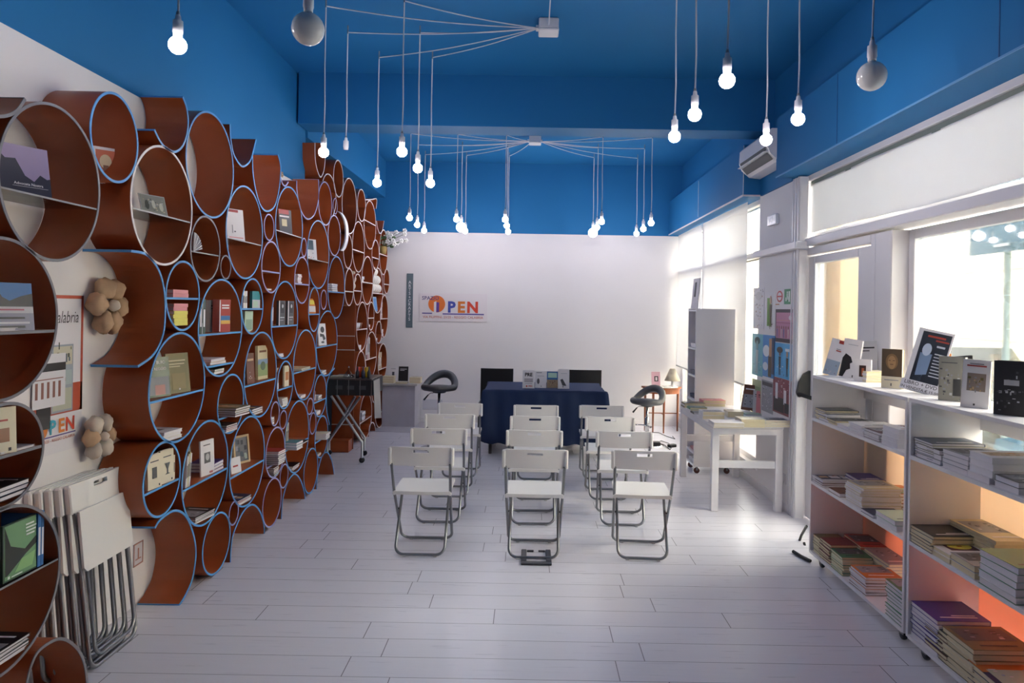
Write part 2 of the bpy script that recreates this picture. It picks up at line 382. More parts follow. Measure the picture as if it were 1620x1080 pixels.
m=MB(); m.box((XS+.25,-14,-.22),(8,26,-.12),M('asphalt','b9b2a6',.9,noise=.1,nscale=4)); o=m.build('ground_street'); o['kind']='structure'
m=MB(); a=onX(2.8,1300,480); b=onX(2.8,1328,480); m.box((2.8,b.y,-.2),(3.15,a.y,3.6),M('rough_plaster','d9bd9a',.95,noise=.2,nscale=14,bump=.5)); tag(m.build('plaster_pillar'),'rough beige plaster pillar outside the glazed door','pillar')
m=MB(); m.box((2.5,6.9,-.2),(2.9,9.9,2.6),M('outer_wall','e6d3a6',.9,noise=.1,nscale=3)); 
r=root('road_sign','grey back of a road sign on a post outside the window','road sign',onX(5.0,1592,560))
P=onX(5.0,1592,480); b=MB(); b.tube([(0,0,-.95),(0,0,2.6-.2)],.035,M('galvanised','9fb0b0',.5,metal=.3),n=12); 
r.location=(P.x,P.y,.8); b.build('pole',r)
A=onX(4.96,1535,335); B=onX(4.96,1535,405); 
b=MB(); b.box((4.95-P.x,A.y-P.y-1.25,B.z-.8),(4.96-P.x,A.y-P.y,A.z-.8+.25),M('sign_back','5e7a86',.5)); b.build('sign_panel',r)
b=MB(); b.box((4.93-P.x,-.12,B.z-.8+.06),(5.04-P.x,.12,B.z-.8+.09),M('sign_clamp','b6bcbc',.4,metal=.5)); b.build('clamp',r)
m=MB(); p=onX(4.6,1391,560); m.box((4.56,p.y-.06,-.2),(4.68,p.y+.06,onX(4.6,1391,512).z),M('street_post','a9a39a',.8)); tag(m.build('street_post'),'short grey post on the pavement outside the window','post')
def car(label,x,y,col,rz):
    r=root('parked_car',label,'car',(x,y,-.12),rz); B_=M('car_'+col,col,.25,coat=.6)
    prof=[(-2,.25),(-1.95,.62),(-1.75,.82),(-1.25,.9),(-.75,1.35),(.75,1.38),(1.35,.95),(1.95,.8),(2.05,.5),(2.0,.25)]
    b=MB(); b.prism(prof,-.8,.8,B_,T=Matrix.Rotation(math.pi/2,4,'X')); b.build('body',r)
    g=MB(); g.prism([(-1.1,.93),(-.7,1.29),(.68,1.31),(1.15,.95)],-.81,.81,M('car_glass','2a3538',.1),T=Matrix.Rotation(math.pi/2,4,'X')); g.build('side_glass',r)
    for sx in (-1.25,1.25):
        for sy in (-.78,.78):
            w=MB(); w.lathe([(.12,-.09),(.3,-.09),(.31,-.05),(.31,.05),(.3,.09),(.12,.09)],BLACKP,T=Matrix.Translation((sx,sy,.31))@Matrix.Rotation(math.pi/2,4,'X')); w.build('wheel',r)
car('grey car parked outside, seen behind the far end of the right shelf',5.2,9.4,'4d5250',math.pi/2)
car('blue car parked outside, seen through the near right shelf',4.4,3.4,'4d93b8',math.pi/2)
# ================================================================ CEILING LAMPS
BULBM=M('lit_bulb','fff6fb',.3,emit=BULB); GLOBEM=M('lit_globe','fff6fb',.3,emit=GLOBE); OPAL=M('opal_globe','f0eeea',.15)
CAPG=M('cord_grip','8d8f96',.5)
BOX1=(0.10,4.93,3.60); BOX2=(0.03,8.25,3.60)
def lamp(X,Y,zb,label,kind='bulb',box=None):
    r=root('pendant_lamp',label,'lamp',(X,Y,zb),0,'bare bulb pendant lamps')
    m=MB(); top=ZC-.05-zb
    pts=[(0,0,.10),(.003,0,top*.3),(-.002,0,top*.6),(0,0,top)]
    m.tube(pts,.0045,CORDM,n=6)
    m.tube([(0,0,top-.01),(0,0,top+.05)],.005,CAPG,n=6)
    if box:
        bx,by,bz=box; dx,dy=bx-X,by-Y; L=math.hypot(dx,dy); e=(bx-.08*dx/L-X,by-.02-Y,bz-zb)
        q=[]
        for i in range(9):
            t=i/8; q.append((e[0]*t,e[1]*t,top+(e[2]-top)*t-.035*L*.5*math.sin(math.pi*t)))
        m.tube(q,.0045,CORDM,n=6)
    m.build('cord',r)
    m=MB(); m.lathe([(.006,.10),(.010,.095),(.012,.078),(.019,.074),(.0195,.03),(.017,.022),(.0165,.012)],SOCKM,n=16); m.lathe([(.005,.112),(.007,.108),(.008,.092)],CAPG,n=10); m.build('socket',r)
    if kind=='bulb':
        m=MB(); m.lathe([(.013,.012),(.020,0.003)]+[(.034*math.sin(a),-.022+.034*math.cos(a)) for a in [math.radians(d) for d in (45,60,75,90,105,120,140,160,179)]],BULBM,n=18); m.build('bulb',r)
    elif kind in('globe','litglobe'):
        R=.060; m=MB(); m.lathe([(.014,.014),(.017,0.0)]+[(R*math.sin(a),-.052+R*math.cos(a)) for a in [math.radians(d) for d in (20,32,45,60,75,90,105,120,135,150,165,179)]],OPAL if kind=='globe' else GLOBEM,n=24); m.build('globe_bulb',r)
    return r
def lamp_px(X,Y,x,y,label,kind='bulb',box=None):
    P=onY(Y,x,y); dz=.018 if kind!='globe' else .05
    return lamp(X if X is not None else P.x,Y,P.z+dz,label,kind,box)
for a in [
 (-1.41,2.75,277,70,'lit bare bulb hanging nearest the left wall, at upper left','bulb',None),
 (-.84,2.58,487,45,'unlit white globe lamp hanging at the top left of the room','globe',None),
 (-1.39,4.63,512,240,'lit bulb hanging in front of the stepped tube shelf top','bulb',BOX1),
 (-1.36,5.07,549,243,'bare white socket without a bulb beside the tube shelves','none',BOX1),
 (-1.24,5.57,575,288,'lit bulb hanging just right of the highest white-edged tubes','bulb',BOX1),
 (-.85,4.53,637,239,'lit bulb, highest of three hung left of the middle','bulb',BOX1),
 (-.83,5.05,660,265,'lit bulb between two others left of the middle','bulb',BOX1),
 (-.81,5.55,679,289,'lit bulb, lowest of three hung left of the middle','bulb',BOX1),
 (.82,4.02,1067,215,'lit bulb, lowest of the three steps right of the middle','bulb',None),
 (.83,3.57,1100,180,'lit bulb, middle of the three steps right of the middle','bulb',None),
 (.84,3.02,1149,126,'lit bulb hanging highest on the right side','bulb',None),
 (1.36,4.05,1208,220,'lit bulb hanging in front of the air conditioner','bulb',None),
 (1.38,3.62,1262,187,'lit bulb hanging before the corner of the blue bulkhead','bulb',None),
 (1.41,2.90,1332,119,'unlit white globe lamp hanging by the blue bulkhead at right','globe',None)]:
    lamp_px(*a)
names2={-1.40:'leftmost column',-.86:'second column from the left',-.30:'middle column',.81:'second column from the right',1.38:'rightmost column'}
rows2={8.0:'front row',8.55:'middle row',9.1:'back row'}
px2={(-1.40,8.0):(647,344),(-1.40,8.55):(660.5,355),(-1.40,9.1):(672.4,364),(-.86,8.0):(722.4,346),(-.86,8.55):(729.5,355),(-.86,9.1):(738.5,365),
(-.30,8.0):(798.7,346.5),(-.30,8.55):(802.6,356.5),(-.30,9.1):(806,366),(.81,8.0):(953.7,350),(.81,8.55):(946,359),(.81,9.1):(938,364),
(1.38,8.0):(1030,352),(1.38,8.55):(1016.7,361.5),(1.38,9.1):(1005.6,369)}
for (X,Y),(x,y) in px2.items():
    k='litglobe' if (X,Y) in((-.86,8.55),(.81,9.1)) else 'bulb'
    lamp_px(X,Y,x,y,('lit globe' if k=='litglobe' else 'lit bulb')+' in the %s, %s, of the far lamp cluster'%(names2[X],rows2[Y]),k,BOX2)
for (B_,lab,x) in ((BOX1,'white ceiling junction box where the near lamp cords gather',0),(BOX2,'white ceiling junction box of the far lamp cluster',1)):
    r=root('junction_box',lab,'junction box',(B_[0],B_[1],ZC)); 
    m=MB(); m.box((-.07,-.07,-.075),(.07,.07,0),SOCKM,bev=.008); m.build('housing',r)
    m=MB(); m.box((-.072,-.072,-.09),(.072,.072,-.072),SOCKM,bev=.006); m.build('lid',r)
    m=MB(); m.box((-.09,-.03,-.065),(-.07,.03,-.04),SOCKM,bev=.003)
    if x: m.box((.07,-.03,-.065),(.09,.03,-.04),SOCKM,bev=.003)
    else: m.tube([(0,-.07,-.05),(0,-.6,-.03),(0,-2,-.02)],.0045,CORDM,n=6)
    m.build('cable_comb',r)
# air conditioner
r=root('air_conditioner','white wall air conditioner between the two blue bulkheads','air conditioner',(XR-.03,5.99,2.97))
m=MB(); prof=[(0,.14),(-.16,.14),(-.19,.11),(-.195,0),(-.17,-.06),(-.10,-.12),(0,-.13)]
m.prism(prof,-.38,.38,SOCKM,T=Matrix.Rotation(math.pi/2,4,'X')); m.build('housing',r)
m=MB()
for (a,b_) in (((-.1955,-.002),(-.188,-.03)),((-.178,-.05),(-.13,-.10))):
    m.quad([(a[0]-.003,-.34,a[1]),(b_[0]-.003,-.34,b_[1]-.002),(b_[0]-.003,.34,b_[1]-.002),(a[0]-.003,.34,a[1])],M('vent_dark','3c4146',.6))
m.build('air_slot',r)
m=MB(); m.box((-.215,-.35,-.048),(-.17,.35,-.042),SOCKM); m.build('louvre',r)
m=MB(); P=onX(XR-.02,1222,348); m.box((-.03,-.11,-.045),(.0,.11,.045),M('diffuser_grey','d5d9e2',.3),bev=.006)
for i in range(4): m.box((-.032,-.08+.045*i,-.02),(-.029,-.055+.045*i,.02),M('diffuser_white','f2f4f8',.2))
o=m.build('emergency_light'); o.location=(XR,P.y,P.z); tag(o,'small flat emergency light high on the white column','emergency light')
# ================================================================ TUBE SHELVES (left)
XN, XF2 = -1.85, -1.97
def catmull(P,k=6):
    out=[]
    for i in range(len(P)-1):
        p0=P[max(i-1,0)];p1=P[i];p2=P[i+1];p3=P[min(i+2,len(P)-1)]
        for j in range(k):
            t=j/k; out.append(tuple(.5*((2*p1[a])+(-p0[a]+p2[a])*t+(2*p0[a]-5*p1[a]+4*p2[a]-p3[a])*t*t+(-p0[a]+3*p1[a]-3*p2[a]+p3[a])*t**3) for a in (0,1)))
    out.append(tuple(P[-1])); return out
TUBES={}
def ring(id,xl,xr,yt,yb,edge,phrase,shelves=(),glass=False,far=False):
    XF=XF2 if far else XN; dep=.27 if far else .222
    yc=(yt+yb)/2; Ya=onX(XF,xl,yc).y; Yb=onX(XF,xr,yc).y; cy=(Ya+Yb)/2; ry=(Yb-Ya)/2
    xc=pix((XF,cy,H))[0]; zt=onX(XF,xc,yt).z; zb=onX(XF,xc,yb).z
    # depth at the centre, exact
    u=F*XF/cy; zt=H+((CY-yt)*c_+(xc-CX)*s_)*cy/F; zb=H+((CY-yb)*c_+(xc-CX)*s_)*cy/F
    zb=max(zb,.004); cz=(zt+zb)/2; rz=(zt-zb)/2
    ry-=.001; rz-=.001
    size='tiny' if rz<.09 else 'small' if rz<.17 else 'medium' if rz<.26 else 'large'
    en={'b':'blue-edged','g':'grey-edged','w':'white-edged','p':'violet-edged'}[edge]
    t=.009 if rz>.12 else .007
    r=root('tube_shelf','%s %s tube shelf %s'%(size,en,phrase),'shelf',(XF,cy,cz),0,'round tube shelves on the left wall')
    m=MB(); n=64 if rz>.15 else 40
    vs=[];fo=[];fi=[];fb=[]
    for k in range(n):
        a=2*math.pi*k/n; c,s=math.cos(a),math.sin(a)
        vs+=[(0,ry*c,rz*s),(-dep,ry*c,rz*s),(0,(ry-t)*c,(rz-t)*s),(-dep,(ry-t)*c,(rz-t)*s)]
    for k in range(n):
        p=4*k;q=4*((k+1)%n)
        fo.append((p,q,q+1,p+1)); fi.append((p+2,p+3,q+3,q+2)); fb.append((p+1,q+1,q+3,p+3)); 
    m.add(vs,fo+fi,TUBE,I4,True); m.add(vs,fb,TUBE); m.build('tube_body',r)
    m=MB(); vs=[];fs=[]
    e=.0015
    for k in range(n):
        a=2*math.pi*k/n; c,s=math.cos(a),math.sin(a)
        vs+=[(0,(ry+e*.5)*c,(rz+e*.5)*s),(.003,(ry+e*.5)*c,(rz+e*.5)*s),(.003,(ry-t-e)*c,(rz-t-e)*s),(0,(ry-t-e)*c,(rz-t-e)*s)]
    for k in range(n):
        p=4*k;q=4*((k+1)%n)
        for i in range(4):
            j=(i+1)%4; fs.append((p+i,q+i,q+j,p+j))
    m.add(vs,fs,EDGE[edge],I4,False); m.build('edge_band',r)
    lev=[cz-rz+t]
    for ys in shelves:
        z=H+((CY-ys)*c_+(xc-CX)*s_)*cy/F; dz=(z-cz)/(rz-t)
        if abs(dz)>=1: continue
        w=(ry-t)*math.sqrt(1-dz*dz)
        m=MB()
        if glass:
            m.box((-dep+.01,-w,z-cz-.003),(-.002,w,z-cz+.003),M('glass_shelf_green','8fa79d',.1,trans=.6)) if False else m.box((-dep+.01,-w,z-cz-.003),(-.003,w,z-cz+.003),glass_mat('shelf_glass',(.86,.92,.9)))
            m.box((-.003,-w,z-cz-.0035),(-.001,w,z-cz+.0035),M('glass_edge','8b8a8c',.3)); m.build('glass_shelf',r)
        else:
            m.box((-dep+.005,-w,z-cz-.005),(-.004,w,z-cz+.004),TUBE); m.box((-.004,-w,z-cz-.006),(0,w,z-cz+.005),EDGE[edge]); m.build('shelf_board',r)
        lev.append(z+.005)
    TUBES[id]=dict(XF=XF,cy=cy,ry=ry-t,cz=cz,rz=rz-t,lev=sorted(lev),far=far)
    return r
def prof(id,pts,edge,label,far=False,smooth=True,t=.009,dep=None,ends=(0,0)):
    """open board bent along pixel points on the front plane"""
    XF=XF2 if far else XN; dep=dep or (.27 if far else .222)
    P=[]
    for x,y in pts:
        q=onX(XF,x,y); P.append((q.y,q.z))
    if smooth: P=catmull(P)
    o0=P[len(P)//2]
    r=root('bent_board_shelf',label,'shelf',(XF,o0[0],o0[1]),0,'bent boards among the tube shelves')
    N=len(P); nor=[]
    for i in range(N):
        a=P[max(i-1,0)];b=P[min(i+1,N-1)]; d=Vector((b[0]-a[0],b[1]-a[1])).normalized(); nor.append((-d.y,d.x))
    def ext(x0,x1,tt,mat,name):
        m=MB(); vs=[];fs=[];caps=[]
        for i in range(N):
            y,z=P[i][0]-o0[0],P[i][1]-o0[1]; ny,nz=nor[i]
            vs+=[(x0,y+ny*tt/2,z+nz*tt/2),(x1,y+ny*tt/2,z+nz*tt/2),(x1,y-ny*tt/2,z-nz*tt/2),(x0,y-ny*tt/2,z-nz*tt/2)]
        for i in range(N-1):
            for k in range(4):
                l=(k+1)%4; fs.append((4*i+k,4*i+4+k,4*i+4+l,4*i+l))
        fs+= [(0,1,2,3),(4*N-1,4*N-2,4*N-3,4*N-4)]
        m.add(vs,fs,mat,I4,False); m.build(name,r)
    ext(-dep,0,t,TUBE,'board'); ext(0,.003,t+.003,EDGE[edge],'edge_band')
    for fl_,i,j in ((ends[0],0,1),(ends[1],N-1,N-2)):
        if fl_:
            p=Vector((P[i][0]-o0[0],P[i][1]-o0[1])); d=(Vector((P[i][0]-P[j][0],P[i][1]-P[j][1]))).normalized(); nn=Vector(nor[i])*(t/2+.0015)
            m=MB(); a_=p; b_=p+d*.003; q=[a_-nn,a_+nn,b_+nn,b_-nn]
            vs=[(-dep,v.x,v.y) for v in q]+[(.003,v.x,v.y) for v in q]
            m.add(vs,[(0,1,2,3),(4,7,6,5),(0,4,5,1),(1,5,6,2),(2,6,7,3),(3,7,4,0)],EDGE[edge]); m.build('cut_edge',r)
    return r
RINGS=[
('R1',-6,158,165,414,'g','with the purple landscape book on glass',(315,),True),
('R2',140.7,218.4,147,289,'b','holding a small orange and white book'),
('R3',205,304,231.6,420,'w','displaying an old group photograph on glass',(341,),True),
('R5',292.7,369.5,178.3,344.8,'b','standing empty, highest full tube on the left'),
('R8',356.4,415.4,294,441.7,'b','with a white leaflet on glass',(382,),True),
('R9',417,433.5,338,381,'p','empty, wedged beside the white leaflet tube'),
('R10',435,478.5,295.3,422,'b','with a dark and red leaflet',(370,),True),
('R11',300,348,341,446,'g','holding a striped fan-shaped book',(401,),True),
('R12',348,365,403,442,'g','empty, right of the striped fan tube'),
('R15',503,525,287.2,356.7,'p','empty, at the near shelf end high up'),
('R28',518.4,538.6,340,405,'p','beside the white curved panel'),
('R29',485.5,520.5,348.4,457,'b','with a small photo leaflet on glass',(412,),True),
('R30',476.4,484.8,376,406.6,'p','empty, left of the photo leaflet tube'),
('R31',465.3,489.4,405.6,480.6,'p','with a stack of white booklets',(449.5,)),
('R32',413,443.6,381,463.9,'p','nearly empty, above the two grey books',(430,)),
('R33',261,315.3,412,523.6,'b','holding pink and yellow paperbacks',(472,)),
('R35',234,323.6,525,699.4,'b','with green cover books, lower centre left',(626,)),
('R36',312.5,382.5,440.8,595.8,'b','with dark green and red books',(527.5,577)),
('R37',381,416,439.7,529,'b','with teal and white small books',(488.6,)),
('R38',428,470.8,444,568,'b','showing two matching grey books',(515.5,)),
('R40',487.5,505.6,454,525,'b','with an orange leaflet',(497,)),
('R41',507,516.7,458,490,'p','empty, right of the orange leaflet'),
('R42',518,545,405,504,'b','with blue and black flat books',(462,)),
('R43',499.7,533.3,490.8,595,'b','with a white portrait book facing out',(547,)),
('R44',385.3,437,524.4,659.7,'b','with brown and landscape cover books',(605,)),
('R45',343,385.3,591,685.6,'b','crammed with big olive albums sticking out',(657,)),
('R46',437.5,463,570,647,'b','with upright cream paperbacks',(614,)),
('R47',463.3,500,520.8,633,'b','with one long flat book',(586,)),
('R48',427.8,441.7,634.7,674,'p','with three tiny white booklets'),
('R49',441.7,453.3,648.6,679,'p','empty, right of the tiny white booklets'),
('R50',286.7,360.2,664.6,829.7,'b','with the leaning white portrait book',(758,)),
('R51',225,285.2,697.8,817,'b','with two matching cream books at left',(770,)),
('R52',362.3,418,657.8,800,'b','with a framed picture book leaning',(742,)),
('R53',419.5,450.3,675,755,'p','overfilled with red-topped white stacks',(733,)),
('R54',450.3,488.2,633.3,747.3,'b','with teal books sticking out',(703,)),
('R55',361.4,377,792.6,830.6,'p','empty, second smallest of the lower row'),
('R56',319.3,363.8,811,913.3,'b','empty, standing on the floor right of the half ring'),
('R58',414.7,444.7,756,837,'p','empty, third standing near the floor'),
('R59',442.3,455.6,733.4,772,'p','empty, below the overfilled white stacks'),
('R61',480,502.5,708.8,780,'b','empty, last full tube on the floor'),
('R63',497.7,518.5,657,724,'b','with cream books sticking out, lower end',(695,)),
('R64',495.6,516,591.7,659.4,'b','with a small red book, lower end',(634,)),
('R65',485,495,629,656,'p','empty, left of the red book tube'),
('R66',489.4,499.7,652,687,'p','empty, left of the lower cream books'),
('R69',-113,91,373.6,636.4,'g','with the white and blue photo book',(527,)),
('R70',-66,69,636,805,'g','with the standing cream book at the far left',(722,)),
('R71',-112,94.3,802,1070,'g','with the green cover music album',(931,),True),
]
FRINGS=[
('F16',527,543,253,312,'w','empty, highest of the far section'),
('F17',508,531.6,275,345,'w','empty, half hidden at the far section start'),
('F18',540.6,564.2,281.7,370,'w','empty, the large one near the far top'),
('F19',526.5,533.5,313,339,'p','empty, tucked beneath the highest far tube'),
('F20',565,578.3,299,350.5,'w','empty, right of the large far top one'),
('F21',575.4,594.6,317.4,394.4,'w','with a bare board, far top right',(352,)),
('F24',600,613,363,435,'w','holding the pot of white flowers',(403,)),
('F25',588,599.7,379,427,'w','with a bare board left of the flowers',(408,)),
('F26',557,576.4,350,431,'w','with a bare board, far section middle',(397,)),
('F27',543,557.5,369.5,425,'w','empty, right of the white curved panel'),
('F1',545,559.4,424,484,'w','with one line of board, above the passage',(461,)),
('F2',559,572,432.5,483,'w','holding a pale stone ornament',(460,)),
('F3',572,590,405,482,'w','with white cards',(447,)),
('F4',589,605.6,423.3,495.6,'w','filled with white balls',(464,)),
('F5',607,616,425,465,'w','at the back wall beside the white balls',(449.7,)),
('F6',563.6,581,477,555,'w','with small cups on board',(520.8,)),
('F7',582,591.7,477,522.8,'w','with a tiny red box',(503,)),
('F8',601.4,613.6,466.4,534,'w','with pink and cream books at the back wall',(504,)),
('F9',594,604,507.5,543.6,'w','with a tiny white pile'),
('F10',577.8,595.6,524,598,'w','with a row of red and white spines',(567,)),
('F11',562,578,554.7,625,'w','behind the orange and yellow tins',(587,)),
('F12',597.8,612,543,602,'w','with tan books above the grey counter',(583,)),
('F13',588,597,594,637,'w','small and low in the far section',(618,)),
('F14',593,609.4,611,680,'w','empty, low beside the grey counter',(653,)),
('F15',568.6,588,621,695,'w','on the floor behind the folding cart',(664,)),
]
for r_ in RINGS: ring(*r_)
for r_ in FRINGS: ring(*r_,far=True)
PR=[
('P0',[(-30,157),(-20,180),(4,184),(25,176),(38.5,157)],'g','grey-edged bent board cut open at the very top left'),
('P4',[(244,206),(252,222),(262,234),(277,240),(290,228),(297,200),(295,172),(289,154)],'b','blue-edged open curl of board above the old photograph tube'),
('P6',[(363.5,197),(364.5,219),(369,243),(378,259),(385.5,263),(395.5,254),(401.5,234),(404.5,221)],'b','small blue-edged open curl right of the empty top tube'),
('P7',[(399,246),(399.5,270),(404,300),(412,325),(422,334),(434,326),(441,300),(443.7,272),(443,258),(439.5,245)],'b','blue-edged open cup above the white leaflet and red leaflet'),
('P13',[(444,281),(446.5,290.5),(451,294),(455.6,288)],'p','tiny open curl left of the last near cup'),
('P14',[(469,286),(469.5,302),(473.5,325),(480,341),(487.6,346.5),(496.5,340),(502,324),(504,306),(503.5,284)],'p','violet-edged open cup at the near shelf top end'),
('P34',[(207,397),(231,402.6),(249,424),(258,452),(261,483),(258,527),(243,560),(218,579.3)],'b','large blue-edged open C board around the biggest stone flower'),
('P68',[(245,834),(254,821),(275,807.5),(292.6,815),(304.5,841.5),(309.5,874),(304.5,912.7),(294,939),(283.5,956.5)],'b','blue-edged half ring standing on the floor beside folded chairs'),
('P57',[(364,891),(365.5,862),(369.7,841.5),(384.5,809),(399.3,798),(411,809),(417,829.7),(417.5,844)],'b','blue-edged arch on the floor, leftmost of three arches'),
('P60',[(444.7,824),(447,790),(456,760),(466,749.7),(475,759),(481,778),(482.5,794)],'b','blue-edged arch on the floor, middle of three arches'),
('P62',[(500.5,779),(502,750),(508,724),(516.4,715),(523,724),(527,740),(528.5,755)],'b','blue-edged arch on the floor, rightmost of three arches'),
('P67',[(529,582.5),(522,591),(517,608),(516,630),(517,652),(521,671)],'b','thin blue-edged curved strip at the near shelf end'),
('P72',[(40,1092),(48,1055),(63,1027),(95,1010),(120,1024),(133,1050),(137.5,1084)],'g','grey-edged arch on the floor at the bottom left'),
]
for q in PR: prof(*q,ends={'P57':(0,0),'P60':(0,0),'P62':(0,0),'P72':(0,0),'P68':(1,1)}.get(q[0],(1,1)))
prof('G1',[(498,226),(498.5,252),(502,270),(507,280),(512,270),(514.2,250),(514,226)],'w','narrow white-edged open cup at the far section top',far=True)
prof('G2',[(595.5,350),(597,360),(600.5,369),(604.5,365),(607.4,349.5)],'w','small white-edged open cup just above the flower tube',far=True)
prof('G3',[(578,316),(588,315.5),(595.6,315),(594.8,330)],'w','short white-edged bent board at the far upper right',far=True)
prof('G4',[(608,669),(609,660),(611,653),(613,656),(615,668)],'w','small white-edged arch on the floor by the grey counter',far=True)
prof('G5',[(583,696),(584,676),(589,668),(593,674),(594,690)],'w','small white-edged arch on the floor behind the cart',far=True)
# board-built side of the passage
r=root('shelf_side_panel','brown flat shelf side with board lines behind the folding cart','shelf',(-2.115,7.86,0))
m=MB(); m.box((-.14,-.006,0),(.145,.006,1.66),TUBE); m.build('panel',r)
for y in (541,563,633,681):
    z=H-(y-CY-4.8)*7.85/F; m=MB(); m.box((-.13,-.025,z-.004),(.145,-.006,z+.004),EDGE['w']); m.build('board_edge',r)
m=MB(); m.box((-.10,-.18,0),(.13,-.02,.13),TUBE,bev=.004); tag(m.build('brown_plinth_box'),'low brown box on the floor under the folding cart','box').location=(-2.1,7.84,0)
m=MB(); n=24   # white curved panel
for i in range(1):
    A=[onX(-2.0,x,y) for x,y in ((533,336),(538,341),(543,352),(545,366),(544,381),(540,393),(536,397))]
    pts=catmull([(a.y,a.z) for a in A],5); vs=[];fs=[]
    for y,z in pts: vs+=[(-1.97,y,z),(-1.97,y-.10,z),(-1.955,y-.10,z),(-1.955,y,z)]
    for i in range(len(pts)-1):
        for k in range(4): fs.append((4*i+k,4*i+4+k,4*i+4+(k+1)%4,4*i+(k+1)%4))
    fs+=[(0,1,2,3),(len(vs)-4,len(vs)-1,len(vs)-2,len(vs)-3)]
    m.add(vs,fs,SOCKM)
tag(m.build('curved_white_panel'),'glossy white curved panel between the near and far tubes','panel')
m=MB(); m.box((-2.26,6.6,0),(-2.20,7.8,1.2),M('navy_cloth','0d1626',.9)); tag(m.build('navy_curtain'),'dark navy cloth hanging in the passage behind the cart','cloth')
# ================================================================ STONE FLOWERS, POSTER
BURL=M('beige_stone','b89a7c',.9,noise=.25,nscale=18,bump=.6); BURL2=M('pale_stone','cfc2b4',.9,noise=.15,nscale=18,bump=.6)
def stone_flower(label,P,R,seed,light=False,X=None):
    r=root('stone_flower',label,'ornament',P,0,'stone flowers on the left wall')
    rr=random.Random(seed); n=6
    for k in range(n):
        a=2*math.pi*k/n+rr.uniform(-.15,.15); m=MB(); mt=BURL2 if (light and k%3) else BURL
        m.blob((0,R*.62*math.cos(a),R*.62*math.sin(a)),(R*.30,R*rr.uniform(.34,.40),R*rr.uniform(.34,.42)),mt,lump=.13,seed=seed*10+k); m.build('petal',r)
    m=MB(); m.blob((R*.18,0,0),(R*.2,R*.2,R*.2),BURL2,lump=.06,seed=seed); m.build('centre',r)
def fl(x,y,px,label,seed,light=False,X=-2.03):
    P=onX(X,x,y); R=px/2/F*P.y; stone_flower(label,P,R,seed,light)
fl(172,483,92,'big beige stone flower inside the open C board',3)
fl(158,690,76,'pale stone flower on the wall above the folded chairs',4,True)
fl(421,508,36,'beige stone flower in the gap left of the grey books',5)
fl(478,502,36,'beige stone flower in the gap left of the orange leaflet',6)
fl(446,276,10,'tiny stone knob above the tiny open curl',8)
# poster behind the tubes
a=onX(XL,40,470); b=onX(XL,131,467.6); c=onX(XL,131,646); d=onX(XL,120,700)
y0,y1=onX(XL,52,560).y,b.y; z1=b.z; zr=c.z; z0=zr-.17
T=Matrix(((0,0,1,XL+.002),(1,0,0,y0),(0,1,0,z0),(0,0,0,1)))   # local x->Y, y->Z, z->X
W_,H_=y1-y0,z1-z0; RED=CM('b8503c')
r=root('wall_poster','large red-bordered poster with drawn views, half behind grey-edged tubes','poster',(0,0,0))
m=MB(); m.box((0,0,0),(W_,H_,.002),CM('e4e1e6'),T); m.build('sheet',r)
m=MB(); hh=H_; e=.0028
m.box((0,hh-.015,.002),(W_,hh,e),RED,T); m.box((W_-.015,.17,.002),(W_,hh,e),RED,T); m.box((0,.17,.002),(W_,.30,e),RED,T); m.build('red_border',r)
m=MB(); BK=CM('1c1a1e')
SH=Matrix(((.72,.16,0,0),(0,1,0,0),(0,0,1,0),(0,0,0,1)))
m.text('Calabria',.078,BK,T@Matrix.Translation((W_-.125,hh-.10,.003))@SH,bold=-.004); m.text('mia',.078,BK,T@Matrix.Translation((W_-.235,hh-.18,.003))@SH,bold=-.004); m.build('title',r)
m=MB()
m.box((W_-.21,hh-.52,.003),(W_-.07,hh-.22,.0045),CM('9aa3b0'),T); m.box((W_-.202,hh-.31,.0045),(W_-.078,hh-.228,.005),CM('c9c5b0'),T)
m.box((W_-.202,hh-.40,.0045),(W_-.078,hh-.335,.005),CM('a8b8ba'),T); m.box((W_-.202,hh-.51,.0045),(W_-.078,hh-.415,.005),CM('b5b9a6'),T)
for i in range(14):
    rr=random.Random(i); x=W_-.195+rr.random()*.11; y=hh-.5+rr.random()*.27
    m.box((x,y,.005),(x+.005+.012*rr.random(),y+.01+.03*rr.random(),.0054),CM(rr.choice(['3f4a3c','6b7350','4a5568','8a7a5a','5b6b74'])),T)
m.box((W_-.30,hh-.58,.003),(W_-.215,hh-.44,.0045),CM('2d2b30'),T)
m.build('drawn_views',r)
m=MB(); m.box((W_-.33,.17+.04,.004),(W_-.125,.17+.27,.007),CM('dcdbe0'),T); m.box((W_-.33,.17+.195,.007),(W_-.125,.17+.23,.0075),CM('242126'),T)
for i in range(5): m.box((W_-.315+.036*i,.17+.08,.007),(W_-.30+.036*i,.17+.15,.0075),CM('8a5a50'),T)
m.box((W_-.32,.17+.16,.007),(W_-.14,.17+.164,.0075),CM('8a5a50'),T); m.build('small_print',r)
m=MB(); X0=W_-.245
m.prism([(.045*math.cos(k*.314),.045*math.sin(k*.314)) for k in range(20)],.003,.004,CM('d98038'),T@Matrix.Translation((X0-.03,.115,0)))
for i,(ch,cl) in enumerate(zip('PEN',('3fa3bb','d98038','c8452f'))): m.text(ch,.085,CM(cl),T@Matrix.Translation((X0+.045+.058*i,.115,.0045)),bold=.03)
m.box((X0-.02,.075,.003),(X0+.20,.08,.004),CM('4b3f8f'),T); m.text('23/25 - REGGIO CALABRIA',.018,CM('c06a50'),T@Matrix.Translation((X0+.09,.06,.004)),bold=.01); m.build('logo',r)
r2=MB(); P=onX(XL,210,880)
r2.box((0,0,0),(.004,.09,.12),CM('d3cfd6')); 
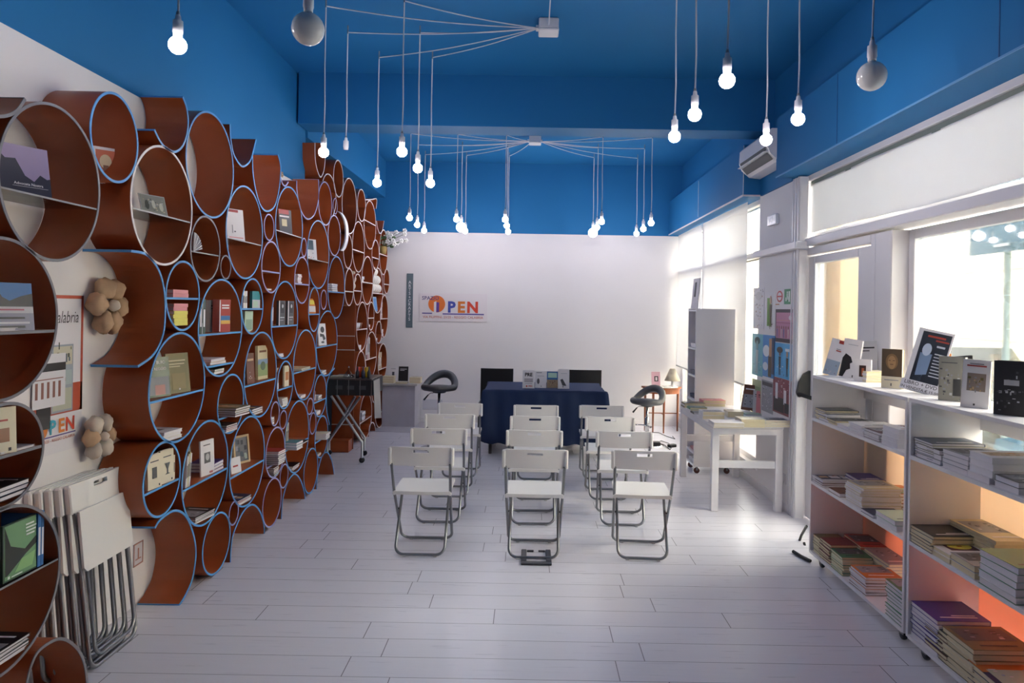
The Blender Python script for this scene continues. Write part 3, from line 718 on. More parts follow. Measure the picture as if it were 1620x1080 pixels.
for (p,q) in (((0,0),(.09,.006)),((0,.114),(.09,.12)),((0,0),(.006,.12)),((.084,0),(.09,.12))): r2.box((.004,p[0],p[1]),(.006,q[0],q[1]),CM('b9867c'))
r2.box((.004,.02,.03),(.0055,.07,.036),CM('b9867c')); r2.box((.004,.04,.03),(.0055,.05,.09),CM('b9867c'))
o=r2.build('wall_stencil'); o.location=(XL,P.y,P.z-.06); tag(o,'faint red square mark on the wall inside the floor half ring','wall mark')
# ================================================================ FOLDING CHAIRS
def ubar(hw,y0,z0,y1,z1,rc=.055,top_in=0):
    """bent tube: up one side, along the floor bar, up the other; side profile (y0,z0)top -> (y1,z1)foot"""
    d=Vector((0,y1-y0,z1-z0)); L=d.length; d.normalize(); pts=[(-hw-top_in,y0,z0)]
    foot=Vector((0,y1,z1))
    def P(x,back): q=foot-d*back; return (x,q.y,q.z)
    pts.append(P(-hw,rc*1.6))
    for i in range(0,7):
        a=math.pi/2*i/6; pts.append(P(-hw+rc-rc*math.cos(a),rc-rc*math.sin(a)))
    for i in range(6,-1,-1):
        a=math.pi/2*i/6; pts.append(P(hw-rc+rc*math.cos(a),rc-rc*math.sin(a)))
    pts.append(P(hw,rc*1.6)); pts.append((hw+top_in,y0,z0)); return pts
def back_panel(m,yc,z0,z1,w,tilt,hole=True):
    xs=[-w/2+w*i/14 for i in range(15)]; xs[5],xs[9]=-.05,.05
    xs=[-w/2,-w/2+.012,-.16,-.12,-.085,-.05,-.025,0,.025,.05,.085,.12,.16,w/2-.012,w/2]
    h=z1-z0; zs=[z0,z0+.01,z0+h*.35,z0+h*.58,z1-.038,z1-.018,z1-.008,z1]
    def fn(x,z):
        t=(z-z0)/h; rc=1-(.06 if (z==z0 or z==z1) else 0)
        y=yc-.018*(1-(2*x/w)**2)*1.0 - tilt*t
        return (x*rc if abs(x)>w/2-.001 else x,y+.012,z),(0,1,0)
    slab(m,xs,zs,fn,.016,PLASTIC,hole=(lambda i,j: j==4 and 5<=i<=8) if hole else (lambda i,j:False))
    for s in (-1,1): m.box((s*(w/2)-.011,yc-.012-tilt*.5,z0),(s*(w/2)+.011,yc+.02,z1-.004),PLASTIC,bev=.006)
def make_chair(label):
    r=root('folding_chair',label,'chair',(0,0,0),0,'white folding chairs in rows')
    m=MB(); m.tube([(-.19,-.178,.60)]+ubar(.176,-.09,.395,.165,.014,top_in=.009)+[(.19,-.178,.60)],.0095,STEEL,n=8); m.build('back_and_front_leg_frame',r)
    m=MB(); m.tube(ubar(.160,.085,.385,-.17,.014),.0095,STEEL,n=8)
    m.build('rear_leg_frame',r)
    for s in (-1,1):
        p=MB(); T=Matrix.Translation((s*.17,0,.262))@Matrix.Rotation(math.pi/2,4,'Y'); p.lathe([(.004,-.012),(.006,-.012),(.006,.012),(.004,.012)],BLACKP,n=10,T=T); p.build('pivot',r)
    p=MB()
    for (x,y) in ((-.10,-.17),(.10,-.17),(-.11,.165),(.11,.165)): p.box((x-.012,y-.010,0),(x+.012,y+.010,.010),M('foot_pad','b9b9ba',.6),bev=.003)
    p.build('foot_pad',r)
    m=MB(); back_panel(m,-.165,.588,.712,.405,.012); m.build('backrest',r)
    m=MB(); w=.372
    xs=[-w/2,-w/2+.008,-w/2+.03,-.11,-.05,0,.05,.11,w/2-.03,w/2-.008,w/2]; ys=[-.115,-.108,-.09,-.03,.04,.11,.17,.205,.215,.22]
    def fn(x,y):
        tp=1-.02*(y+.1)/.32
        z=.398+.012*(y+.1)/.3 -.010*(1-(2*x/w)**2)*max(0,1-abs(y-.03)/.18)
        if y>.2: z-= (y-.2)*.5
        return (x*tp,y,z),(0,0,1)
    slab(m,xs,ys,fn,.022,PLASTIC); 
    m.box((-w/2-.008,-.112,.380),(-w/2+.012,-.075,.402),PLASTIC,bev=.004); m.box((w/2-.012,-.112,.380),(w/2+.008,-.075,.402),PLASTIC,bev=.004); m.build('seat',r)
    return r
CH=[(-.688,4.68,0,'left','front'),(-.663,5.38,1,'left','second'),(-.667,6.08,-1,'left','third'),(-.645,6.78,0,'left','last'),
    (.053,4.66,.5,'middle','front'),(.05,5.37,-.5,'middle','second'),(.062,6.05,0,'middle','third'),(.076,6.73,0,'middle','last'),
    (.770,4.68,3,'right','front'),(.73,5.38,1.5,'right','second'),(.70,6.08,0,'right','third'),(.70,6.78,0,'right','last')]
rowtxt={'front':'nearest the camera','second':'second from the camera','third':'third from the camera','last':'farthest, next to the blue table'}
def clab(a,b): return 'white folding chair in the %s column of chairs, %s'%(a,rowtxt[b])
ch0=make_chair(clab('left','front'))
for i,(x,y,a,col,rw) in enumerate(CH):
    if i==0: ch0.location=(x,y,0)
    else: dup(ch0,(x,y,0),math.radians(-a),clab(col,rw))
# folded ones leaning on the left wall: built flat, width along Y, facing +X
def folded(label,P,lean):
    r=root('folded_chair',label,'chair',P,0,'folded white chairs against the left wall')
    r.rotation_euler=(0,-lean,0)   # top towards the wall
    Rz=Matrix.Rotation(math.pi/2,4,'Z')
    m=MB(); m.tube([Rz@Vector((x,y,z)) for x,y,z in ([(-.19,.0,.70)]+ubar(.176,.0,.45,.0,.0095)+[(.19,.0,.70)])],.0095,STEEL,n=8); m.build('back_and_front_leg_frame',r)
    m=MB(); m.tube([Rz@Vector((x,y,z)) for x,y,z in ubar(.150,-.010,.50,-.012,.055)],.0085,STEEL,n=8); m.build('rear_leg_frame',r)
    m=MB(); T=Rz@Matrix.Translation((0,0,.06)); n=MB()
    back_panel(n,0,.70,.825,.405,0); m.v=[tuple(Rz@Vector(v)) for v in n.v]; m.f=n.f; m.m=n.m; m.mats=n.mats; m.smooth=n.smooth; m.build('backrest',r)
    m=MB(); w=.37
    m.prism([(-w/2,.46),(-w/2+.02,.44),(w/2-.02,.44),(w/2,.46),(w/2-.004,.705),(-w/2+.004,.705)],.012,.024,PLASTIC,T=Matrix(((0,0,1,0),(1,0,0,0),(0,1,0,0),(0,0,0,1)))); m.build('seat',r)
    return r
ordn=['nearest the room','second from the room','third from the room','fourth from the room','closest to the wall']
for k in range(5):
    folded('white folded chair leaning by the left wall, '+ordn[k],(-1.885-.030*k,3.205-.030*k,0),math.radians(6.6-0.6*k)*1)
# ================================================================ CLOTH TABLE
NAVY=M('navy_tablecloth','1b2f55',.85,noise=.08,nscale=30,bump=.1)
TX0,TX1,TY0,TY1,TZ=-.475,.845,7.67,8.50,.72
r=root('covered_table','long table under a dark blue cloth before the back wall','table',((TX0+TX1)/2,(TY0+TY1)/2,0))
m=MB(); ox,oy=(TX0+TX1)/2,(TY0+TY1)/2
m.box((TX0-ox+.01,TY0-oy+.01,TZ-.04),(TX1-ox-.01,TY1-oy-.01,TZ-.006),WHITEWOOD); m.build('table_top',r)
for sx in (-1,1):
    for sy in (-1,1):
        l=MB(); l.tube([(sx*.60,sy*.34,0),(sx*.60,sy*.34,TZ-.04)],.018,STEEL,n=10); l.build('leg',r)
m=MB(); hx,hy=(TX1-TX0)/2,(TY1-TY0)/2; per=[]
def side(a,b,n):
    for i in range(n): t=i/n; per.append((a[0]+(b[0]-a[0])*t,a[1]+(b[1]-a[1])*t))
side((-hx,-hy),(hx,-hy),44); side((hx,-hy),(hx,hy),28); side((hx,hy),(-hx,hy),44); side((-hx,hy),(-hx,-hy),28)
NP=len(per); levels=[(TZ,0.0),(TZ-.004,.35),(TZ-.03,.5),(TZ-.10,.62),(TZ-.22,.78),(TZ-.38,.92),(.125,1.0)]
vs=[]
for li,(z,k) in enumerate(levels):
    for i,(x,y) in enumerate(per):
        L=math.hypot(x/hx,y/hy); corner=max(0,(min(abs(x)/hx,1)*min(abs(y)/hy,1)-.86)/.14)
        nx=(x/hx)**9; ny=(y/hy)**9; nn=math.hypot(nx,ny) or 1; nx/=nn; ny/=nn
        f=k*(.012+.075*corner+.010*math.sin(i*1.05)+.006*math.sin(i*.47+1)) if li else -.004
        if x<-hx*.9 and y<0: f*=1.0
        zz=z-(.0 if li<6 else (.01*math.sin(i*.9)-.05*corner))
        vs.append((x+nx*f,y+ny*f,zz))
fs=[]
for li in range(len(levels)-1):
    for i in range(NP): j=(i+1)%NP; fs.append((li*NP+i,(li+1)*NP+i,(li+1)*NP+j,li*NP+j))
m.add(vs,fs,NAVY,I4,True); m.add([vs[i] for i in range(NP)],[tuple(range(NP))],NAVY); cl=m.build('tablecloth')
cl.location=(ox,oy,0); tag(cl,'dark navy cloth draped over the speakers table','tablecloth')
sol=cl.modifiers.new('thickness','SOLIDIFY'); sol.thickness=.003; sol.offset=1
# black chairs behind
def black_chair(label,X,Y):
    r=root('black_chair',label,'chair',(X,Y,0),0,'black chairs behind the blue table'); LB=M('black_leather','121214',.38)
    m=MB(); ys=[.42,.5,.6,.7,.78,.825,.84]; xs=[-.21,-.205,-.12,0,.12,.205,.21]
    slab(m,xs,ys,lambda x,z:((x,.02+.05*(z-.42)-.015*(1-(x/.21)**2),z),(0,-1,0)),.03,LB); m.build('backrest',r)
    m=MB(); m.box((-.21,-.38,.40),(.21,.03,.45),LB,bev=.015); m.build('seat',r)
    for sx in (-1,1):
        for sy in (-.36,.0): l=MB(); l.box((sx*.195-.015,sy-.015,0),(sx*.195+.015,sy+.015,.405),BLACKP,bev=.003); l.build('leg',r)
    return r
P=onY(8.95,786,600); black_chair('black high-back chair behind the left end of the blue table',P.x,8.95)
P=onY(8.95,926,600); black_chair('black high-back chair behind the right end of the blue table',P.x,8.95)
# bar stools
def stool(label,X,Y,zs,yaw,tilt):
    r=root('bar_stool',label,'stool',(X,Y,0),yaw,'grey ring-seat bar stools')
    m=MB(); pts=[];rs=[]; n=40
    for i in range(n):
        a=2*math.pi*i/n; c,s=math.cos(a),math.sin(a)
        up=max(0,s); z=.035+.135*up**1.2
        pts.append((.175*c,.16*s+.03*up,z+zs)); rs.append(.040+.008*up-.004*abs(c))
    m.tube(pts,rs,GREYLEATHER,n=12,closed=True); m.build('ring_backrest',r)
    m=MB(); m.lathe([(.0,.0),(.13,.0),(.155,.012),(.16,.03),(.14,.052),(.08,.058),(0,.058)],GREYLEATHER,n=28,T=Matrix.Translation((0,-.02,zs))@Matrix.Scale(.9,4,(0,1,0))); m.build('seat',r)
    m=MB(); m.lathe([(.07,-.03),(.09,-.012),(.09,.0)],BLACKP,n=20,T=Matrix.Translation((0,0,zs))); m.build('seat_plate',r)
    m=MB(); m.lathe([(.017,.26),(.017,zs-.03)],CHROME,n=16); m.lathe([(.027,.03),(.027,.33),(.024,.335)],CHROME,n=16); m.build('gas_column',r)
    m=MB(); m.tube([(0,0,zs-.028),(-.09,-.03,zs-.035),(-.125,-.04,zs-.06)],.005,CHROME,n=6); m.tube([(-.118,-.038,zs-.055),(-.165,-.055,zs-.115)],[.007,.011],BLACKP,n=8); m.build('lever',r)
    m=MB(); m.lathe([(.205,0),(.205,.006),(.15,.014),(.05,.024),(.03,.05),(.0,.05)],CHROME,n=36); m.build('base',r)
    m=MB(); m.tube([(.0,0,.24),(.10,-.06,.24)],.007,CHROME); m.tube([(.13*math.cos(a)+.0,-.13+.09*math.sin(a),.24) for a in [math.pi*k/10-.2 for k in range(12)]],.008,CHROME,n=6); m.build('footrest',r)
    return r
P=onY(8.0,695,612); stool('dark grey ring-seat bar stool by the grey counter',P.x,8.0,P.z-.035,math.radians(-12),0)
P=onY(8.4,1024,634); stool('dark grey ring-seat bar stool by the brown side table',P.x,8.4,P.z-.035,math.radians(-40),0)
# grey counter against the back wall
P=onY(9.3,604,606); Q=onY(9.3,660,606)
CON=M('grey_concrete','c2bfc6',.7,noise=.16,nscale=5,bump=.2)
r=root('grey_counter','grey concrete-look counter at the back wall, left','counter',(P.x,9.55,0))
w=Q.x-P.x; m=MB(); m.box((0,-.22,0),(w-.03,.24,P.z-.03),CON,bev=.004); m.build('counter_body',r)
m=MB(); m.box((-.02,-.26,P.z-.03),(w,.24,P.z),M('counter_top','c8c4bd',.5),bev=.004); m.build('counter_top',r); CTZ=P.z
m=MB(); a=onY(YB,669,631); b=onY(YB,700,648); m.box((0,0,0),(b.x-a.x,.006,a.z-b.z),M('panel_cover','d2d0d7',.6),bev=.002); o=m.build('wall_access_panel'); o.location=(a.x,YB-.006,b.z); tag(o,'small pale access panel on the back wall behind the left stool','panel')
# half-round side table
r=root('side_table','small brown half-round side table with tapered legs by the window','table',(1.80,9.30,0)); WD=M('brown_wood','8a4a26',.4,noise=.2,nscale=6)
tz=onY(9.1,1060,615).z
m=MB(); m.prism([(.27*math.cos(a),-.24*math.sin(a)+.12) for a in [math.pi*k/20 for k in range(21)]],tz-.02,tz,WD); m.build('table_top',r)
m=MB(); m.prism([(.245*math.cos(a),-.215*math.sin(a)+.118) for a in [math.pi*k/20 for k in range(21)]],tz-.085,tz-.021,WD); m.build('apron',r)
for (x,y) in ((-.22,.09),(.22,.09),(.0,-.09),(-.13,-.02),(.13,-.02))[:4]:
    l=MB(); l.tube([(x,y,0),(x,y,tz-.03)],[.010,.018],WD,n=6); l.build('leg',r)
m=MB(); m.tube([(-.22,.09,.24),(.22,.09,.24)],.007,WD,n=6); m.tube([(0,-.09,.24),(0,.09,.24)],.007,WD,n=6); m.build('stretcher',r)
m=MB(); n=30; vs=[(0,0,.006)]; 
for k in range(n): a=2*math.pi*k/n; rr=.20*(1+.06*math.sin(8*a)); vs.append((rr*math.cos(a),rr*.72*math.sin(a),.004))
m.add(vs,[(0,k+1,(k+1)%n+1) for k in range(n)],M('lace','efe9e2',.9)); o=m.build('lace_doily'); o.location=(1.80,9.29,tz+.002); tag(o,'white scalloped lace mat on the brown side table','doily'); o.modifiers.new('t','SOLIDIFY').thickness=.003
a=onY(9.35,1041,580); b=onY(9.35,1054,601)
m=MB(); m.box((0,0,0),(.12,.006,.19),CM('e2b3c0'),bev=.001); m.box((.038,-.003,.06),(.092,0,.13),CM('2d2526')); m.box((.052,-.0045,.072),(.078,-.003,.118),CM('e6dcdc')); o=m.build('pink_card'); o.location=(1.66,9.36,tz+.008); o.rotation_euler=(-.15,0,.1); tag(o,'pink card with a small dark frame on the side table','card')
r=root('table_lamp','small white cone-shade lamp on the brown side table','lamp',(1.93,9.33,tz+.006))
m=MB(); m.lathe([(.045,0),(.05,.01),(.015,.02),(.012,.09)],SOCKM,n=16); m.build('lamp_base',r); m=MB(); m.lathe([(.105,.08),(.035,.24),(.033,.24),(.102,.08)],M('lamp_shade','e6dccb',.8,trans=.4),n=24); m.build('lamp_shade',r)
for i,(x,y,rz) in enumerate(((1.72,9.22,.3),(1.84,9.20,-.2))):
    m=MB(); m.box((-.05,-.035,0),(.05,.035,.012),CM('ece9e6'),bev=.002); o=m.build('paper_packet'); o.location=(x,y,tz+.009); o.rotation_euler=(0,0,rz); tag(o,('left' if i==0 else 'right')+' small white paper packet on the lace mat','packet')
# cables and adaptor
BK_=M('cable_black','2a2a2c',.5)
m=MB()
pts=[onZ(.006,x,y) for x,y in ((1022,683),(1042,684),(1055,690),(1068,694),(1064,690))]; m.tube(pts,.004,BK_,n=6)
pts2=[onZ(.006,x,y) for x,y in ((1033,703),(1046,697),(1058,701),(1063,707),(1060,711),(1052,704),(1040,700))]; m.tube(pts2,.004,BK_,n=6)
tag(m.build('power_cable'),'thin black cables lying on the floor by the right stool','cable')
m=MB(); P=onZ(0,1063,707); m.box((-.05,-.03,0),(.05,.03,.035),BLACKP,bev=.006); o=m.build('power_adaptor'); o.location=P; o.rotation_euler=(0,0,.5); tag(o,'black plug adaptor on the floor beside the book table','adaptor')
m=MB(); P=onZ(0,1036,705); m.box((-.06,-.05,0),(.06,.05,.05),BLACKP,bev=.006); o=m.build('floor_box'); o.location=P; tag(o,'small black box on the floor behind the right chairs','box')
# black frame on the floor
FLZ=M('dark_frame','3a3b42',.5)
a=onZ(0,824,894); b=onZ(0,873,895); c=onZ(0,866,872); 
m=MB(); w=b.x-a.x; d=c.y-a.y
m.box((0,0,0),(w,.045,.014),FLZ,bev=.004); m.box((0,.047,0),(.035,d,.014),FLZ,bev=.004); m.box((w-.035,.047,0),(w,d,.014),FLZ,bev=.004); m.box((.037,d-.02,0),(w*.42,d,.010),FLZ,bev=.003); m.box((w*.58,d-.02,0),(w-.037,d,.010),FLZ,bev=.003)
o=m.build('floor_frame'); o.location=(a.x,a.y,0); tag(o,'open dark grey frame lying under the front middle chair','frame')
# ================================================================ FOLDING CART
r=root('folding_cart','black trimmed folding cart on crossed silver legs in the passage','cart',(0,0,0))
tl=onY(7.6,517,600); 
YN_,YF_=7.15,7.85
def cart_pt(x,y,Y): return onY(Y,x,y)
m=MB()
x0=onY(YN_,516,610).x; x1=onY(YN_,588,610).x; zt=onY(YN_,550,599).z; zb=onY(YN_,550,625).z
m.box((x0,YN_,zt-.01),(x1,YN_+.5,zt),M('cart_top','55504f',.3),bev=.002); m.build('cart_top',r)
m=MB(); m.box((x0,YN_-.01,zb),(x1,YN_,zt-.011),M('cart_mesh','1c1f22',.5)); m.box((x1,YN_,zb),(x1+.008,YN_+.5,zt-.011),M('cart_mesh','1c1f22',.5))
for k in range(5): xx=x0+(x1-x0)*k/4.0; m.box((xx-.003,YN_-.014,zb),(xx+.003,YN_-.0105,zt-.011),STEEL)
for k in range(3): m.box((x0+.10+.12*k,YN_-.013,zb+.06),(x0+.17+.12*k,YN_-.0105,zb+.10),CM('4f5356'))
m.build('side_skirt',r)
m=MB(); m.quad([(x1+.012,YN_+.02,zt-.02),(x1+.012,YN_+.3,zt-.02),(x1+.04,YN_+.3,onY(YN_,588,668).z),(x1+.03,YN_+.02,onY(YN_,588,662).z)],M('cart_cloth','a29f9e',.8)); o=m.build('hanging_flap',r); o.modifiers.new('t','SOLIDIFY').thickness=.004
for (a,b,k) in (((524,626),(573,700),0),((531,622),(577,692),1),((570,627),(518,700),2),((562,627),(521,697),3)):
    Y=YN_+.03 if k in(0,2) else YN_+.38
    A=onY(Y,*a); Bz=.06; m=MB(); B=onY(Y,*b); B.z=max(.05,B.z); m.tube([A,B,(B.x,B.y,.05)],.013,M('bright_steel','c2c3c6',.3,metal=.6),n=10); lg=m.build('leg',r)
    w=MB(); w.lathe([(.006,-.012),(.028,-.012),(.028,.012),(.006,.012)],BLACKP,n=16,T=Matrix.Translation((B.x,B.y,.028))@Matrix.Rotation(math.pi/2,4,'X')); w.build('caster',lg)
# on the cart
def small(name,mb,label,cat,loc,rz=0):
    o=mb.build(name); o.location=loc; o.rotation_euler=(0,0,rz); return tag(o,label,cat)
for i,(x,col,l) in enumerate(((.30,'d9452c','red tin'),(.345,'e0662c','orange tin'),(.39,'c9a92e','yellow tin'))):
    m=MB(); m.lathe([(.024,0),(.024,.10),(.020,.105)],CM(col),n=16); small('tin',m,l+' standing on the folding cart','tin',(x0+x-.02,YN_+.2,zt))
for i in range(3):
    m=MB(); m.lathe([(.018,0),(.020,.06),(.008,.09),(.008,.12)],CM(('20222e','2d3550','3b3b44')[i]),n=12); small('small_bottle',m,('leftmost','middle','rightmost')[i]+' of three small dark bottles on the folding cart','bottle',(x0+.30+.06*i,YN_+.08,zt))
m=MB(); m.lathe([(.06,0),(.058,.01),(.012,.075),(.014,.09),(.006,.10)],glass_mat('clear_glass',(.8,.82,.85)),n=16); m.lathe([(.005,.10),(.01,.105),(.004,.118)],CHROME,n=8); small('glass_bell',m,'clear glass bell on the folding cart','ornament',(x0+.19,YN_+.15,zt))
m=MB(); m.box((-.09,-.06,0),(.09,.06,.012),CM('c6c2b2'),bev=.002); small('magazine_pile',m,'thin pale magazine on the left end of the folding cart','magazine',(x0+.09,YN_+.2,zt))
# ================================================================ BOOK TABLE (right) AND ROLLING TOWER
BX0,BX1,BY0,BY1,BZ=1.50,2.08,5.64,6.86,.70
r=root('display_table','white narrow table of books standing by the column','table',((BX0+BX1)/2,(BY0+BY1)/2,0)); cx,cy=(BX0+BX1)/2,(BY0+BY1)/2; hx,hy=(BX1-BX0)/2,(BY1-BY0)/2
m=MB(); m.box((-hx,-hy,BZ-.028),(hx,hy,BZ),WHITEWOOD,bev=.003); m.build('table_top',r)
m=MB(); 
for s in (-1,1): m.box((-hx+.01,s*(hy-.02)-.012,BZ-.075),(hx-.01,s*(hy-.02)+.012,BZ-.029),WHITEWOOD); m.box((s*(hx-.02)-.012,-hy+.04,BZ-.075),(s*(hx-.02)+.012,hy-.04,BZ-.029),WHITEWOOD)
m.build('apron',r)
for sx in (-1,1):
    for sy in (-1,1): l=MB(); l.box((sx*(hx-.03)-.029,sy*(hy-.035)-.025,0),(sx*(hx-.03)+.029,sy*(hy-.035)+.025,BZ-.03),WHITEWOOD,bev=.003); l.build('leg',r)
m=MB(); m.box((-hx+.06,-hy+.02,.35),(hx-.06,-hy+.045,.41),WHITEWOOD,bev=.003); m.build('cross_rail',r)
m=MB(); m.box((-hx+.06,hy-.045,.35),(hx-.06,hy-.02,.41),WHITEWOOD,bev=.003); m.build('cross_rail',r)
TWX0,TWX1,TWY0,TWY1=1.66,2.05,6.93,7.27; TWH=onX(1.66,1104,488).z
r=root('rolling_book_tower','tall white rolling book tower seen from its closed side','shelf',(TWX0,TWY0,0)); w,d=TWX1-TWX0,TWY1-TWY0
m=MB(); m.box((0,0,.07),(w,.02,TWH),WHITEWOOD,bev=.002); m.build('side_panel',r); m=MB(); m.box((0,d-.02,.07),(w,d,TWH),WHITEWOOD,bev=.002); m.build('side_panel',r)
m=MB(); m.box((w-.015,.021,.07),(w,d-.021,TWH),WHITEWOOD); m.build('back_panel',r)
TWL=[.08]+[ (onX(1.66,1095,y).z) for y in (715,632,594,551)]
for z in TWL+[TWH-.02]:
    m=MB(); m.box((0,.021,z-.009),(w-.016,d-.021,z+.009),WHITEWOOD); m.build('shelf_board',r)
for x in (.04,w-.05):
    for y in (.04,d-.04):
        m=MB(); m.lathe([(.006,-.010),(.028,-.010),(.028,.010),(.006,.010)],M('caster_red','6b4038',.5),n=16,T=Matrix.Translation((x,y,.028))@Matrix.Rotation(math.pi/2,4,'X')); m.box((x-.008,y-.018,.03),(x+.008,y+.018,.07),STEEL); m.build('caster',r)
a=onX(1.70,1088,450); b=onX(1.70,1107,488)
m=MB(); m.box((0,0,0),(.012,.26,.31),CM('e2dfe3'),bev=.002); m.box((-.002,.10,.12),(0,.17,.27),CM('3b3c42')); o=m.build('display_card'); o.location=(1.68,6.99,TWH+.001); o.rotation_euler=(0,.08,.0); tag(o,'white card with a dark photo standing on top of the tower','card')
# posters on the column
def sheet(x0,y0,x1,y1,base,label,art,seed,title=None):
    X=XR-.001; A=onX(X,x0,(y0+y1)/2); B=onX(X,x1,(y0+y1)/2); zt=onX(X,(x0+x1)/2,y0).z; zb=onX(X,(x0+x1)/2,y1).z
    W=A.y-B.y; Hh=zt-zb
    T=Matrix(((0,0,-1,0),(-1,0,0,0),(0,1,0,0),(0,0,0,1)))   # x-> -Y, y->Z, z-> -X
    m=MB(); m.box((0,0,0),(W,Hh,.0015),CM(base),T); rr=random.Random(seed); T0=T
    for ia,a in enumerate(art):
        T=T0@Matrix.Translation((0,0,.0009*ia*(.4 if len(art)>6 else 1)))
        k=a[0]; mt=CM(a[-1]) if isinstance(a[-1],str) else None
        if k=='r': m.box((a[1]*W,a[2]*Hh,.0015),(a[3]*W,a[4]*Hh,.0022),mt,T)
        elif k=='e': m.prism([(a[1]*W+a[3]*W*math.cos(t*.393),a[2]*Hh+a[4]*Hh*math.sin(t*.393)) for t in range(16)],.0022,.0029,mt,T)
        elif k=='f':   # loose little figure
            x,y,s,c1,c2=a[1]*W,a[2]*Hh,a[3]*Hh,CM(a[4]),mt
            m.prism([(x+.09*s*math.cos(t*.628),y+.82*s+.13*s*math.sin(t*.628)) for t in range(10)],.0029,.0036,c1,T)
            m.prism([(x-.11*s,y+.68*s),(x+.11*s,y+.68*s),(x+.08*s,y+.3*s),(x-.08*s,y+.3*s)],.0024,.0031,c2,T)
            m.prism([(x-.07*s,y+.3*s),(x-.01*s,y+.3*s),(x-.03*s,y),(x-.08*s,y)],.0024,.0031,c2,T); m.prism([(x+.01*s,y+.3*s),(x+.07*s,y+.3*s),(x+.09*s,y),(x+.04*s,y)],.0024,.0031,c2,T)
        elif k=='n':   # scattered marks
            for _ in range(a[1]): 
                x,y=rr.random()*.86*W+.05*W,rr.random()*(a[3]-a[2])*Hh+a[2]*Hh; m.box((x,y,.0022),(x+W*(.02+.06*rr.random()),y+Hh*(.008+.03*rr.random()),.0026),CM(rr.choice(a[4])),T)
    o=m.build('poster_sheet'); o.location=(X,A.y,zb); tag(o,label,'poster',None); return o
sheet(1192,455,1209,520,'e6e4e8','white sketch sheet with pencil lines, top left on the column',[('n',26,.05,.95,['9a979a','b7b3b3','c2a58a','77757a']),('e',.5,.8,.28,.10,'d2cfd2'),('n',8,.3,.7,['6b6668','a97f5f'])] ,1)
sheet(1210,462,1226,523,'e9e7ea','white sheet with a green and tan drawn figure on the column',[('r',.25,.12,.62,.85,'6fa04e'),('f',.62,.1,.85,'c79a7c','6a5f4a'),('n',10,.02,.2,['4d4a42','7b6a55'])],2)
sheet(1228,458,1240,482,'eae6ea','small no smoking notice with red ring on the column',[('e',.5,.55,.40,.38,'c4575a'),('e',.5,.55,.27,.27,'eae6ea'),('r',.2,.5,.8,.6,'c4575a'),('r',.0,.0,.5,.06,'b9793f')],3)
sheet(1241,457,1252,481,'3c8e63','small green emergency exit notice on the column',[('e',.45,.78,.08,.07,'dfeee6'),('r',.38,.45,.52,.70,'dfeee6'),('r',.22,.2,.40,.45,'dfeee6'),('r',.5,.3,.62,.5,'dfeee6'),('r',.68,.15,.9,.85,'dfeee6')],4)
sheet(1227,489,1256,542,'4a3f46','pink poster with a row of small figures on the column',[('r',.05,.12,.95,.90,'c78aa8'),('r',.05,.58,.95,.60,'a2506f'),('r',.05,.66,.95,.67,'d99a70')]+[('f',.12+.125*i,.14,.38,'8a5f50',['5a6a9a','b56a7a','d8c8c8'][i%3]) for i in range(7)]+[('e',.85,.75,.09,.07,'e6dadf')],5)
sheet(1190,528,1207,594,'69b4c6','teal poster with a thin pale caricature on the column',[('e',.5,.84,.25,.09,'39585e'),('f',.5,.04,.85,'8fb5b5','b8d2d2'),('n',10,.03,.4,['a6c8cc','4d8c9a','d2e2e2'])],6)
sheet(1207,530,1226,597,'4f8fd0','blue sky poster with a tall tan figure on the column',[('e',.3,.62,.28,.14,'dfe6ee'),('e',.25,.25,.22,.10,'d2deea'),('r',.55,.25,.8,.92,'b98d68'),('r',.5,.02,.75,.5,'4f4438'),('r',.78,.1,.98,.95,'3d4a66')],7)
sheet(1226,543,1254,599,'5aaede','light blue poster with two dark caricatures on the column',[('f',.3,.08,.78,'7a5a4a','3b332e'),('f',.72,.08,.76,'c99a78','4a4038'),('e',.30,.80,.17,.09,'3a3330'),('r',.62,.78,.84,.86,'e9eef2'),('n',8,.04,.35,['e2e6e6','3a3a40'])],8)
sheet(1190,600,1204,655,'a8b48a','green-grey poster half hidden by books on the column',[('r',.1,.1,.9,.8,'8fa077'),('n',8,.3,.9,['77884f','c6ccb0'])],9)
sheet(1205,602,1223,652,'9a9ca4','grey comic page poster on the column',[('r',.06,.83,.94,.95,'3c3d44'),('n',40,.05,.8,['5c5d66','c9cad0','3f4048','dddde2'])],10)
sheet(1223,599,1253,656,'8b4a55','maroon poster with black and white shapes, lowest on the column',[('n',40,.55,.97,['c98a92','e6d9dc','5a2b35','a65a66']),('r',.05,.05,.6,.45,'25222a'),('r',.15,.4,.28,.85,'e2dfe4'),('r',.6,.3,.74,.7,'dcd9df'),('r',.65,.08,.9,.35,'2a2730')],11)
m=MB(); P=onX(XR,1242,757); m.box((-.01,-.035,-.04),(0,.035,.04),SOCKM,bev=.003); m.tube([(-.012,0,-.02),(-.03,.01,-.10),(-.015,.05,-.16),(-.01,.12,-.12),(-.01,.14,-.02)],.004,CORDM,n=6)
o=m.build('wall_socket'); o.location=P; tag(o,'white wall socket with a short white cord low on the column','socket')
